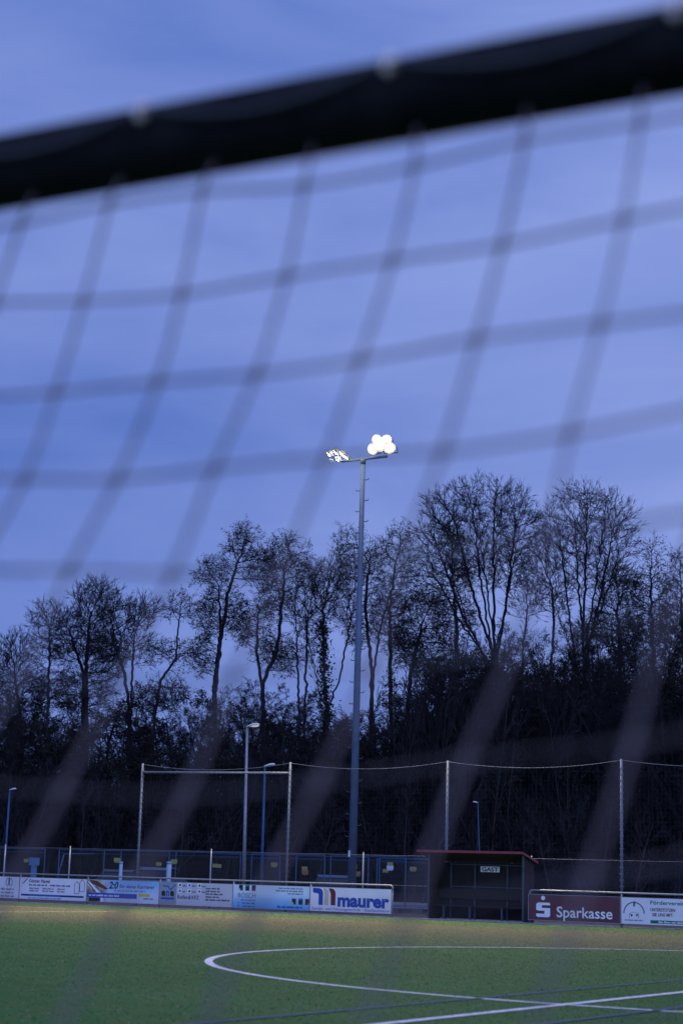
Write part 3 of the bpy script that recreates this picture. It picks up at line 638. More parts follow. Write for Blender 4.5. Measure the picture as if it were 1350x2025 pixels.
# ------------------------------------------------------------------ floodlight mast
mast = thing('floodlight_mast', Wd(-24.82, 4.0), RZ, 'tall grey floodlight mast with two lit lamp clusters on a short crossarm', 'floodlight')
HM = 16.05
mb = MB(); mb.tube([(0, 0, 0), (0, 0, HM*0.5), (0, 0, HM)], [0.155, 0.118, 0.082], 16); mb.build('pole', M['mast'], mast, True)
mb = MB(); mb.box(-0.3, 0.3, -0.3, 0.3, -0.02, 0.06, 0, 0.04); mb.build('base_plate', M['galv_dull'], mast)
for k in range(34):
    z = 2.6+k*0.385; sd_ = 1 if k % 2 else -1; r = 0.155-0.073*z/HM
    if 8.4 < z < 13.2 and k % 3 == 0: continue
    mb = MB(); mb.tube([(sd_*(r-0.02), 0, z), (sd_*(r+0.15), 0, z), (sd_*(r+0.18), 0, z+0.05)], 0.016, 5); mb.build('climbing_peg', M['frame'], mast)
mb = MB(); mb.tube([(-0.88, 0, HM+.04), (1.0, 0, HM+.04)], 0.048, 10); mb.tube([(0, 0, HM-.15), (0, 0, HM+.1)], 0.10, 12); mb.build('crossarm', M['mast'], mast, True)
mb = MB(); mb.box(-0.06, 0.0, -0.19, -0.155, 1.9, 2.12); mb.build('number_plate', M['tag_white'], mast)
def flood(x, y, z, yaw, pitch, size, gm='flood_glass'):
    """floodlight head: bowl housing, rim, lit glass, bracket.  faces local -y turned by yaw, tipped down by pitch"""
    h = bpy.data.objects.new('floodlight_head', None)
    mb = MB(); nseg = 18; prof = [(0.0, 0.42), (0.16, 0.40), (0.30, 0.30), (0.42, 0.14), (0.50, 0.0)]
    vs = []; fs = []
    for r, d in prof:
        for j in range(nseg): a = 2*PI*j/nseg; vs.append((r*math.cos(a)*1.0, d, r*math.sin(a)*0.86))
    for i in range(len(prof)-1):
        for j in range(nseg): fs.append((i*nseg+j, i*nseg+(j+1) % nseg, (i+1)*nseg+(j+1) % nseg, (i+1)*nseg+j))
    Rm = Matrix.Translation((x, y, z)) @ Matrix.Rotation(yaw, 4, 'Z') @ Matrix.Rotation(pitch, 4, 'X') @ Matrix.Diagonal((size, size, size, 1))
    mb.add([Rm @ Vector(v) for v in vs], fs)
    mb.tube([Rm @ Vector((-0.52, 0.12, 0)), Rm @ Vector((-0.54, 0.2, -0.42)), Rm @ Vector((0.54, 0.2, -0.42)), Rm @ Vector((0.52, 0.12, 0))], 0.02, 5)
    hd = mb.build('floodlight_head', M['galv_dull'], mast, True)
    mb = MB(); nn_ = 18; vs = [(0, -0.07, 0)]+[(0.33*math.cos(2*PI*j/nn_), -0.03, 0.31*0.86*math.sin(2*PI*j/nn_)) for j in range(nn_)]
    mb.add([Rm @ Vector(v) for v in vs], [(0, 1+(j+1) % nn_, 1+j) for j in range(nn_)])
    mb.build('lamp_glass', M[gm], hd)
    mb = MB(); vs = [(r*math.cos(2*PI*j/nn_), -yy, r*0.86*math.sin(2*PI*j/nn_)) for r, yy in ((0.335, 0.026), (0.475, 0.008)) for j in range(nn_)]
    mb.add([Rm @ Vector(v) for v in vs], [(j, (j+1) % nn_, nn_+(j+1) % nn_, nn_+j) for j in range(nn_)]); mb.build('glow_reflector', M['flood_glow_reflector'], hd)
    return hd
# right cluster faces the pitch and camera, left cluster faces down the pitch
for (x, y, z, yw, pt, sz) in ((0.44, -0.10, HM+0.34, -0.25, 0.40, 0.50), (0.80, -0.22, HM+0.44, -0.10, 0.38, 0.60), (1.14, -0.10, HM+0.32, 0.15, 0.40, 0.50), (0.54, 0.02, HM+0.70, -0.15, 0.35, 0.46), (0.96, 0.0, HM+0.66, 0.1, 0.35, 0.42)):
    flood(x, y, z, yw, pt, sz)
for (x, y, z, yw, pt, sz) in ((-1.52, 0.05, HM+0.38, -1.22, 0.75, 0.40), (-1.22, 0.05, HM+0.42, -1.2, 0.7, 0.44), (-0.90, 0.0, HM+0.30, -1.15, 0.7, 0.42), (-1.16, 0.1, HM+0.14, -1.25, 0.8, 0.34), (-0.74, 0.05, HM+0.16, -1.1, 0.7, 0.32)):
    flood(x, y, z, yw, pt, sz)
flood(-1.38, -0.02, HM+0.10, -1.2, 0.9, 0.22, 'flood_glass_green')
def spot(x, z, aim, power, ang, blend=0.9):
    l = bpy.data.lights.new('floodlight_beam', 'SPOT'); l.energy = power; l.spot_size = math.radians(ang); l.spot_blend = blend; l.color = (1.0, 0.80, 0.56); l.shadow_soft_size = 0.35
    o = bpy.data.objects.new('floodlight_beam', l); COL.objects.link(o)
    a = Wd(-24.82+x, 4.0-0.5, z); o.location = a; o.rotation_euler = (aim-a).to_track_quat('-Z', 'Y').to_euler()
spot(0.9, HM+0.45, Wd(-16, -12, 0), 24000, 110)
spot(-1.1, HM+0.2, Wd(-36, -11, 0), 14000, 105)
# warm glow falling on the mast head and crossarm itself
l = bpy.data.lights.new('floodlight_spill', 'POINT'); l.energy = 110; l.color = (1.0, 0.72, 0.42); l.shadow_soft_size = 0.2
o = bpy.data.objects.new('floodlight_spill', l); COL.objects.link(o); o.location = Wd(-24.82-0.5, 4.0-0.75, HM+0.35)

# ------------------------------------------------------------------ street lamps
def street_lamp(px, py, b, label, base_px=None, m='galv_dull', r=0.05, head=0.55, dirx=1, glow=False):
    s, z = at(px, py, b); H = z
    t = thing('street_lamp', Wd(s, b), RZ, label, 'street lamp', 'slim street lamps behind the pitch')
    lean = 0.0
    if base_px: s2, z2 = at(base_px[0], base_px[1], b); lean = (s2-s)/(z-z2)*z
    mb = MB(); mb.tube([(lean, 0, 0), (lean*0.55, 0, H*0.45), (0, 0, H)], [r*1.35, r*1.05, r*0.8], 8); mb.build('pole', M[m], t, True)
    mb = MB(); n = 10
    prof = [(-0.08, 0.03, 0.03), (0.05, 0.07, 0.05), (0.5, 0.14, 0.10), (0.85, 0.13, 0.085), (1.0, 0.05, 0.03)]
    vs = []
    for f, w, h in prof:
        for j in range(n): a = 2*PI*j/n; vs.append((dirx*head*f, w*head*1.6*math.cos(a), H+0.02+h*head*1.6*max(math.sin(a), -0.3)+f*head*0.14))
    fs = [(i*n+j, i*n+(j+1) % n, (i+1)*n+(j+1) % n, (i+1)*n+j) for i in range(len(prof)-1) for j in range(n)]+[tuple(range(n-1, -1, -1)), tuple((len(prof)-1)*n+j for j in range(n))]
    mb.add(vs, fs); hd = mb.build('lamp_head', M['lamp_cover'], t, True)
    if glow:
        mb = MB(); mb.ball((dirx*head*0.58, 0, H+0.02+head*0.06), head*0.33, 12, 0, (1.25, 0.62, 0.30)); mb.build('diffuser', M['lamp_glow'], hd, True)
    return t
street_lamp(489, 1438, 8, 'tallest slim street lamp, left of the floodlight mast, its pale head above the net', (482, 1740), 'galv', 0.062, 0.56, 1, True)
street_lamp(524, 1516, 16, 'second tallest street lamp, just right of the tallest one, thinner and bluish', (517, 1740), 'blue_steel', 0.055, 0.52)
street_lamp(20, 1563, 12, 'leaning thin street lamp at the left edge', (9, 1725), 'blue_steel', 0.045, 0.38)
street_lamp(944, 1588, 22, 'small distant street lamp above the dugout roof', (947, 1680), 'blue_steel', 0.022, 0.25, -1)
# ------------------------------------------------------------------ small furniture behind the railing
s, z = at(69, 1697, 7); zb2 = at(69, 1711, 7)[1]
t = thing('utility_box', Wd(s, 7), RZ, 'blue utility box on a narrower pedestal, behind the left boards', 'utility box')
mb = MB(); mb.box(-0.19, 0.19, -0.12, 0.12, zb2, z, 0, 0.02); mb.box(-0.20, 0.20, -0.13, 0.13, z, z+0.02); mb.build('cabinet', M['box'], t)
mb = MB(); mb.box(-0.105, 0.105, -0.08, 0.08, 0, zb2, 0, 0.02); mb.build('pedestal', M['box'], t)
for (px, py, w, lab) in ((240, 1706, 0.07, 'short pale blue pipe post with dark cap, above the dark blue car'), (335, 1706, 0.10, 'pale pipe post beside the silver car')):
    s, z = at(px, py, 6)
    t = thing('pipe_post', Wd(s, 6), RZ, lab, 'post'); mb = MB(); mb.tube([(0, 0, 0), (0, 0, z-0.05)], w, 10); mb.build('pipe', M['pipe'], t, True)
    mb = MB(); mb.tube([(0, 0, z-0.06), (0, 0, z-0.03)], w*0.55, 8); mb.tube([(0, 0, z-0.03), (0, 0, z+0.03), (0, 0, z+0.04)], [w*1.15, w*1.1, w*0.5], 10); mb.build('cap', M['pipe'], t, True)
# mobile fence panels
def panel_proto(w=3.4, h=2.0):
    t = bpy.data.objects.new('mobile_fence_panel', None); COL.objects.link(t)
    mb = MB(); z0 = 0.12
    mb.tube([(0, 0, z0-0.1), (0, 0, h)], 0.02, 6); mb.tube([(w, 0, z0-0.1), (w, 0, h)], 0.02, 6); mb.tube([(0, 0, h), (w, 0, h)], 0.017, 6); mb.tube([(0, 0, z0), (w, 0, z0)], 0.017, 6); mb.tube([(0, 0, h*0.93), (w, 0, h*0.93)], 0.008, 4)
    mb.build('panel_frame', M['blue_steel'], t, True)
    mb = MB()
    for k in range(1, int(w/0.12)): mb.tube([(k*0.12, 0, z0), (k*0.12, 0, h)], 0.0022, 3, 0, False)
    for k in range(1, 8): mb.tube([(0, 0.004, z0+k*0.24), (w, 0.004, z0+k*0.24)], 0.0022, 3, 0, False)
    mb.build('panel_mesh', M['wire'], t)
    for x in (0.0, w):
        mb = MB(); mb.box(x-0.11, x+0.11, -0.33, 0.33, 0.0, 0.12, 0, 0.03); mb.build('foot', M['rubber'], t)
    return t
pp = panel_proto(); first = True
plist = [(-46.5, 9, 0.02, 'tag_yellow', 0.3, 'pale wire building fence panel behind the wreath board'),
         (-42.6, 9.4, -0.03, None, 0, 'building fence panel behind the utility box'),
         (-39.2, 8.2, 0.10, 'tag_yellow', 0.5, 'building fence panel in front of the dark blue car'),
         (-35.75, 8.0, 0.02, 'tag_yellow', 0.12, 'building fence panel in front of the silver car'),
         (-36.6, 12.0, 0.03, 'tag_yellow', 3.0, 'building fence panel standing behind the silver car'),
         (-32.2, 8.6, -0.02, 'tag_orange', 2.4, 'building fence panel with a low orange tag, left of the tallest street lamp'),
         (-32.6, 12.4, 0.01, 'tag_yellow', 2.6, 'rear building fence panel between the silver car and the tallest street lamp'),
         (-28.7, 8.8, -0.06, 'tag_orange', 1.1, 'building fence panel with a low orange tag, behind the two middle street lamps'),
         (-28.9, 12.8, 0.02, 'tag_white', 0.35, 'building fence panel with a white and yellow tag, right of the second street lamp'),
         (-30.9, 16.0, 0.0, 'tag_yellow', 1.6, 'building fence panel in front of the pale blue car, left of the mast'),
         (-25.2, 10.2, 0.03, 'tag_yellow', 0.4, 'building fence panel right of the mast foot')]
for s, b, rz, tg, tx, lab in plist:
    c = pp if first else copy_tree(pp); first = False
    c.location = Wd(s, b); c.rotation_euler = (0, 0, RZ+rz); tag(c, lab, 'fence panel', 'mobile fence panels behind the railing')
# their tags (after copying, so each panel keeps its own)
for (s, b, rz, tg, tx, lab), o in zip(plist, [x for x in COL.objects if x.name.startswith('mobile_fence_panel')]):
    if not tg: continue
    z = 1.55 if tg != 'tag_orange' else 1.28
    mb = MB(); mb.box(tx, tx+0.30, -0.04, -0.028, z, z+0.15); mb.box(tx+0.03, tx+0.27, -0.034, -0.03, z-0.04, z-0.005)
    mb.build('warning_tag', M[tg], o)
    if tg == 'tag_white': mb = MB(); mb.box(tx+.02, tx+0.27, -0.04, -0.028, z+0.16, z+0.28); mb.build('warning_tag', M['tag_yellow'], o)
    if tg == 'tag_yellow': mb = MB(); mb.box(tx+2.0 if tx < 1.2 else 0.3, tx+2.26 if tx < 1.2 else 0.56, -0.04, -0.028, z-.12, z+0.02); mb.build('warning_tag', M['tag_yellow'], o)
# loose leaning brace of the first panels, and a stay wire
t = thing('leaning_gate_bar', Wd(-38.9, 5.2), RZ, 'slanting blue steel bar leaning behind the career board', 'steel bar'); mb = MB(); mb.tube([(-0.42, 0, 0), (0.12, 0, 1.78)], 0.024, 6); mb.tube([(0.12, 0, 1.78), (1.6, 0, 1.82)], 0.02, 6); mb.build('bar', M['blue_steel'], t, True)
a = Wd(at(485, 1592, 8)[0], 8, at(485, 1592, 8)[1]); b_ = Wd(at(390, 1683, 12)[0], 12, at(390, 1683, 12)[1]); d_ = (b_-a); b_ = a+d_*1.9
mb = MB(); mb.tube([a, b_], 0.007, 4); tag(mb.build('stay_wire', M['galv_dull']), 'thin stay wire running down left from the tallest street lamp', 'wire')

# ------------------------------------------------------------------ parked cars
def car(s, b, rz, paint, label):
    t = thing('parked_car', Wd(s, b), RZ+rz, label, 'car', 'cars parked behind the railing')
    # side outline (x along the car, z up), cross sections narrow towards the roof
    st = [(-2.1, 0.35, 0.72, 0.72), (-2.0, 0.25, 0.88, 0.82), (-1.5, 0.22, 0.98, 0.88), (-0.95, 0.2, 1.02, 0.9), (0.9, 0.2, 1.0, 0.9), (1.6, 0.22, 0.92, 0.86), (2.05, 0.28, 0.72, 0.78), (2.12, 0.35, 0.6, 0.7)]
    def body(st, n=5):
        vs = []; fs = []
        for x, z0, z1, hw in st:
            ring = [(-hw*0.94, z0), (hw*0.94, z0), (hw, (z0+z1)/2), (hw*0.95, z1-0.04), (hw*0.85, z1), (-hw*0.85, z1), (-hw*0.95, z1-0.04), (-hw, (z0+z1)/2)]
            vs += [(x, y, z) for y, z in ring]
        m = 8
        for i in range(len(st)-1):
            for j in range(m): fs.append((i*m+j, i*m+(j+1) % m, (i+1)*m+(j+1) % m, (i+1)*m+j))
        fs += [tuple(range(m-1, -1, -1)), tuple((len(st)-1)*m+j for j in range(m))]
        return vs, fs
    mb = MB(); mb.add(*body(st)); mb.build('body', paint, t, True)
    mb = MB(); vs = []; cab = [(-1.75, 0.0, 0.80), (-1.25, 0.36, 0.66), (-0.6, 0.46, 0.62), (0.25, 0.43, 0.62), (1.15, 0.0, 0.80)]
    for x, h, hw in cab:
        vs += [(x, -hw-0.02*0, 0.97+h), (x, hw, 0.97+h), (x, -0.82, 0.96), (x, 0.82, 0.96)]
    fs = []
    for i in range(len(cab)-1):
        a = i*4; c = a+4; fs += [(a, a+1, c+1, c), (a+2, a, c, c+2), (a+1, a+3, c+3, c+1)]
    mb.add(vs, fs); mb.build('window', M['glass'], t)
    mb = MB(); mb.add([(x, y*hw*0.98, 0.985+h) for x, h, hw in cab[1:4] for y in (-1, 1)]+[(x, y*hw*0.98, 1.01+h) for x, h, hw in cab[1:4] for y in (-1, 1)],
                      [(0, 1, 3, 2), (2, 3, 5, 4), (6, 8, 9, 7), (8, 10, 11, 9), (0, 2, 8, 6), (2, 4, 10, 8), (1, 7, 9, 3), (3, 9, 11, 5), (0, 6, 7, 1), (4, 5, 11, 10)]); mb.build('roof', paint, t)
    for y in (-0.6, 0.6):
        mb = MB(); mb.tube([(-1.1, y, 1.47), (0.2, y, 1.45)], 0.018, 5); mb.build('roof_rail', M['galv'], t)
        mb = MB(); mb.box(2.03, 2.10, y-0.18, y+0.18, 0.55, 0.70); mb.build('headlight', M['tag_white'], t)
        for x in (-1.3, 1.3):
            mb = MB(); mb.tube([(x, y*1.28-0.09, 0.31), (x, y*1.28+0.09, 0.31)], 0.31, 16); w_ = mb.build('wheel', M['rubber'], t, True)
            mb = MB(); yy = y*1.28+math.copysign(0.095, y); mb.tube([(x, yy-0.01, 0.31), (x, yy+0.01, 0.31)], 0.19, 12); mb.build('rim', M['galv'], w_)
    return t
for px, b, rz, sz, pm, lab in ((243, 10.5, PI/2+0.5, .84, 'carblue', 'dark blue car parked behind the career board, only its roof showing'), (318, 10.3, PI/2+0.42, .93, 'carsilver', 'silver car with roof rails parked end on, seen behind the railing'), (657, 14.0, PI/2+0.6, .86, 'carpale', 'pale blue car parked just left of the mast foot')):
    car(at(px, 1720, b)[0], b, rz, M[pm], lab).scale = (1, 1, sz)

# ------------------------------------------------------------------ trees
def tubes_np(P, R, sides):
    """P (N,K,3) polylines, R (N,K) radii -> verts, quads"""
    N, K, _ = P.shape
    D = np.empty_like(P); D[:, 1:-1] = P[:, 2:]-P[:, :-2]; D[:, 0] = P[:, 1]-P[:, 0]; D[:, -1] = P[:, -1]-P[:, -2]
    D /= np.linalg.norm(D, axis=2, keepdims=True)+1e-9
    ref = np.where(np.abs(D[:, :, 2:3]).mean(1, keepdims=True) < 0.7, np.array([0, 0, 1.0]), np.array([1.0, 0.13, 0]))
    X = np.cross(ref, D); X /= np.linalg.norm(X, axis=2, keepdims=True)+1e-9; Y = np.cross(D, X)
    a = 2*PI*np.arange(sides)/sides
    V = P[:, :, None]+R[:, :, None, None]*(np.cos(a)[None, None, :, None]*X[:, :, None]+np.sin(a)[None, None, :, None]*Y[:, :, None])
    idx = np.arange(N*K*sides).reshape(N, K, sides); nx = np.roll(idx, -1, 2)
    Q = np.stack([idx[:, :-1], nx[:, :-1], nx[:, 1:], idx[:, 1:]], -1).reshape(-1, 4)
    return V.reshape(-1, 3), Q
def mesh_np(name, parts, m, smooth=False):
    V = np.concatenate([p[0] for p in parts]); off = 0; Qs = []
    for v, q in parts: Qs.append(q+off); off += len(v)
    Q = np.concatenate(Qs)
    me = bpy.data.meshes.new(name); me.vertices.add(len(V)); me.vertices.foreach_set('co', V.astype(np.float32).ravel())
    me.loops.add(Q.size); me.loops.foreach_set('vertex_index', Q.astype(np.int32).ravel())
    me.polygons.add(len(Q)); me.polygons.foreach_set('loop_start', (np.arange(len(Q))*4).astype(np.int32))
    me.materials.append(m); me.update(calc_edges=True); me.validate(); return me
def leaves_np(C, rg, size):
    N = len(C); a = rg.normal(size=(N, 3)); a /= np.linalg.norm(a, axis=1, keepdims=True); b = np.cross(a, rg.normal(size=(N, 3))); b /= np.linalg.norm(b, axis=1, keepdims=True)
    s = size*rg.uniform(0.6, 1.4, (N, 1)); V = np.stack([C-a*s, C-b*s*0.6, C+a*s, C+b*s*0.6], 1).reshape(-1, 3)
    return V, np.arange(4*N).reshape(N, 4)
def grow(rg, H, st):
    """st: dict of style numbers -> (trunk parts, twig parts, leaf centres, ivy centres)"""
    lv = st['levels']; thick = []; thin = []
    P0 = np.zeros((st.get('stems', 1), 3)); n0 = len(P0)
    if n0 > 1: P0[:, :2] = rg.normal(size=(n0, 2))*st.get('spread', 0.3)
    D0 = np.zeros((n0, 3)); D0[:, 2] = 1; D0[:, :2] = rg.normal(size=(n0, 2))*st.get('lean', 0.05); D0 /= np.linalg.norm(D0, axis=1, keepdims=True)
    L = np.full(n0, H*st.get('trunk', 0.8))*rg.uniform(0.85, 1.0, n0); Rr = np.full(n0, st['r0'])*rg.uniform(0.75, 1, n0)
    start, dirs, rad = P0, D0, Rr; tips = []; ivyc = []
    for li, lev in enumerate(lv):
        k, gn, trop, taper = lev['k'], lev['gn'], lev['trop'], lev['taper']
        N = len(start); P = np.empty((N, k+1, 3)); P[:, 0] = start; d = dirs.copy(); Ds = np.empty((N, k+1, 3)); Ds[:, 0] = d
        for i in range(k):
            d = d+rg.normal(size=(N, 3))*gn; d[:, 2] += trop; d /= np.linalg.norm(d, axis=1, keepdims=True)
            P[:, i+1] = P[:, i]+d*(L/k)[:, None]; Ds[:, i+1] = d
        u = np.linspace(0, 1, k+1)[None]; R = np.maximum(rad[:, None]*(1-(1-taper)*u), st.get('rmin', 0.008))
        V = tubes_np(P, R, 7 if li == 0 else (5 if li == 1 else 3))
        (thick if li < 2 else thin).append(V)
        if li <= 1 and st.get('ivy', 0):
            m = int(st['ivy']*(600 if li == 0 else 60)); ii = rg.integers(0, N, m*(1 if li == 0 else N)); uu = rg.uniform(0, 1.0 if li == 0 else 0.55, len(ii))*k; j = np.minimum(uu.astype(int), k-1); f = (uu-j)[:, None]
            c = P[ii, j]*(1-f)+P[ii, j+1]*f; w = 0.32 if li == 0 else 0.22
            ivyc.append(c+rg.normal(size=c.shape)*w*np.array([1, 1, 0.6]))
        if li >= len(lv)-2: tips.append(P[:, 1:].reshape(-1, 3))
        if li == len(lv)-1: break
        m = lev['kids']; t0, t1 = lev['t']
        tt = (np.arange(m)[None]+rg.uniform(0, 1, (N, m)))/m*(t1-t0)+t0; tt = np.minimum(tt, 0.999)
        x = tt*k; j = x.astype(int); f = (x-j)[..., None]; ai = np.arange(N)[:, None]
        st_ = P[ai, j]*(1-f)+P[ai, j+1]*f; pd = Ds[ai, j+1]; pr = R[ai, j]*(1-f[..., 0])+R[ai, j+1]*f[..., 0]
        rv = rg.normal(size=(N, m, 3)); pe = np.cross(pd, rv); pe /= np.linalg.norm(pe, axis=2, keepdims=True)
        a = np.radians(lev['ang'])*rg.uniform(0.65, 1.3, (N, m, 1)); nd = pd*np.cos(a)+pe*np.sin(a)
        nl = L[:, None]*lev['ratio']*(1-lev.get('fall', 0.45)*(tt-t0)/(t1-t0+1e-6))*rg.uniform(0.7, 1.15, (N, m))
        nrad = np.minimum(pr*lev.get('rr', 0.62), pr)
        start, dirs, L, rad = st_.reshape(-1, 3), nd.reshape(-1, 3), nl.reshape(-1), nrad.reshape(-1)
    T = np.concatenate(tips)
    nlf = int(st.get('leaves', 0)); C = np.empty((0, 3))
    if nlf:
        cl = T[rg.integers(0, len(T), max(nlf//5, 1))]; C = np.repeat(cl, 5, 0)+rg.normal(size=(len(cl)*5, 3))*0.15
    iv = np.concatenate(ivyc) if ivyc else np.empty((0, 3))
    return thick, thin, C, iv
TW = [dict(k=4, gn=.20, trop=.03, taper=.5, kids=7, t=(.15, 1), ang=40, ratio=.55, rr=.6), dict(k=3, gn=.22, trop=.02, taper=.6, kids=5, t=(.15, 1), ang=38, ratio=.62, rr=.7), dict(k=2, gn=.2, trop=.02, taper=.6)]
STY = {
 'vase': dict(r0=.30, trunk=.34, rmin=.0095, levels=[dict(k=6, gn=.03, trop=.0, taper=.8, kids=11, t=(.55, 1), ang=30, ratio=1.75, fall=.10, rr=.55), dict(k=10, gn=.045, trop=.012, taper=.22, kids=11, t=(.22, 1), ang=27, ratio=.40, fall=.45, rr=.5), dict(k=6, gn=.07, trop=.03, taper=.35, kids=8, t=(.12, 1), ang=30, ratio=.50, fall=.4, rr=.6), dict(k=4, gn=.10, trop=.03, taper=.5, kids=6, t=(.15, 1), ang=32, ratio=.55, rr=.7), dict(k=3, gn=.12, trop=.02, taper=.6)]),
 'alder': dict(r0=.22, trunk=.95, rmin=.009, leaves=7500, lean=.06, levels=[dict(k=10, gn=.08, trop=.02, taper=.25, kids=17, t=(.25, 1), ang=40, ratio=.34, fall=.45, rr=.5), dict(k=6, gn=.16, trop=.09, taper=.3, kids=9, t=(.2, 1), ang=42, ratio=.45, rr=.55)]+TW),
 'fork': dict(r0=.25, trunk=.50, rmin=.0095, levels=[dict(k=7, gn=.07, trop=.01, taper=.7, kids=7, t=(.5, 1), ang=32, ratio=1.0, fall=.1, rr=.62), dict(k=8, gn=.14, trop=.04, taper=.25, kids=9, t=(.2, 1), ang=42, ratio=.38, rr=.5), dict(k=5, gn=.2, trop=.05, taper=.4, kids=8, t=(.15, 1), ang=40, ratio=.5, rr=.6), dict(k=4, gn=.2, trop=.03, taper=.5, kids=6, t=(.15, 1), ang=38, ratio=.55, rr=.7), dict(k=2, gn=.2, trop=.02, taper=.6)]),
 'fine': dict(r0=.19, trunk=.80, stems=2, spread=.3, lean=.10, rmin=.009, levels=[dict(k=9, gn=.05, trop=.01, taper=.2, kids=16, t=(.25, 1), ang=36, ratio=.46, fall=.5, rr=.5), dict(k=6, gn=.10, trop=.06, taper=.3, kids=9, t=(.15, 1), ang=36, ratio=.42, rr=.55)]+TW),
 'ivied': dict(r0=.24, trunk=.58, rmin=.0095, ivy=1.6, leaves=2000, lean=.05, levels=[dict(k=7, gn=.07, trop=.02, taper=.6, kids=7, t=(.3, 1), ang=27, ratio=.95, fall=.2, rr=.6), dict(k=9, gn=.12, trop=.04, taper=.22, kids=9, t=(.25, 1), ang=38, ratio=.33, rr=.5)]+TW),
 'lean': dict(r0=.22, trunk=.85, rmin=.009, leaves=4500, lean=.16, levels=[dict(k=8, gn=.17, trop=.0, taper=.3, kids=9, t=(.4, 1), ang=50, ratio=.26, fall=.3, rr=.5), dict(k=6, gn=.22, trop=.06, taper=.3, kids=8, t=(.25, 1), ang=45, ratio=.45, rr=.55)]+TW),
 'dense': dict(r0=.17, trunk=.85, stems=3, spread=.7, lean=.13, rmin=.013, leaves=1500, levels=[dict(k=8, gn=.07, trop=.02, taper=.25, kids=14, t=(.08, 1), ang=42, ratio=.40, fall=.4, rr=.5), dict(k=6, gn=.14, trop=.06, taper=.3, kids=8, t=(.1, 1), ang=42, ratio=.45, rr=.55)]+TW),
 'shrub': dict(r0=.06, trunk=.95, stems=12, spread=1.3, lean=.22, rmin=.012, levels=[dict(k=6, gn=.08, trop=.02, taper=.4, kids=10, t=(.08, 1), ang=38, ratio=.42, fall=.4, rr=.5), dict(k=4, gn=.16, trop=.06, taper=.5, kids=7, t=(.1, 1), ang=42, ratio=.5, rr=.6), dict(k=3, gn=.2, trop=.04, taper=.6, kids=4, t=(.1, 1), ang=42, ratio=.6), dict(k=2, gn=.2, trop=.02, taper=.6)]),
}
PROTO = {}
def proto(style, seed):
    key = (style, seed)
    if key in PROTO: return PROTO[key]
    rg = np.random.default_rng(seed*17+hash_s(style)); H = 10.0; a, b, c, iv = grow(rg, 20.0 if style != 'shrub' else 5.0, STY[style])
    allz = np.concatenate([p[0] for p in a+b]); top = np.percentile(allz[:, 2], 99.95)
    r = dict(H=top, trunk=mesh_np('trunk', a, M['bark']), crown=mesh_np('crown', b+([leaves_np(c, rg, 0.085)] if 0 else []), M['twig']))
    wz = allz[allz[:, 2] > top*0.6]; r['cx'] = float(np.median(wz[:, 0])); r['cy'] = float(np.median(wz[:, 1])); r['w'] = float(np.percentile(wz[:, 0], 98)-np.percentile(wz[:, 0], 2))
    if len(c): r['leaf'] = mesh_np('foliage', [leaves_np(c, rg, 0.065)], M['leaf'])
    if len(iv): r['ivy'] = mesh_np('ivy', [leaves_np(iv, rg, 0.13)], M['ivy'])
    print('proto', key, 'H %.1f w %.1f' % (r['H'], r['w']), len(r['crown'].polygons)); PROTO[key] = r; return r
def hash_s(s): return sum(ord(q)*(i+3) for i, q in enumerate(s))
def tree(name, style, seed, px, py, b, width=None, rot=0.0, label=None, group=None, cat='tree', flip=1):
    """crown top seen at px,py of the survey photo, standing b metres behind the boards; width in metres"""
    r = proto(style, seed); s, z = at(px, py, b); base = bank_h(s, b)-0.15; k = (z-base)/r['H']
    kx = k if width is None else width/r['w']
    ca, sa = math.cos(rot), math.sin(rot); ox = (r['cx']*ca-r['cy']*sa)*kx; oy = (r['cx']*sa+r['cy']*ca)*kx
    t = thing(name, Wd(s-ox, b-oy, base), RZ+rot, label, cat, group); t.scale = (kx, kx, k)
    for q, nm in (('trunk', 'trunk'), ('crown', 'crown'), ('leaf', 'foliage'), ('ivy', 'ivy')):
        if q in r: o = bpy.data.objects.new(nm, r[q]); COL.objects.link(o); o.parent = t
    return t
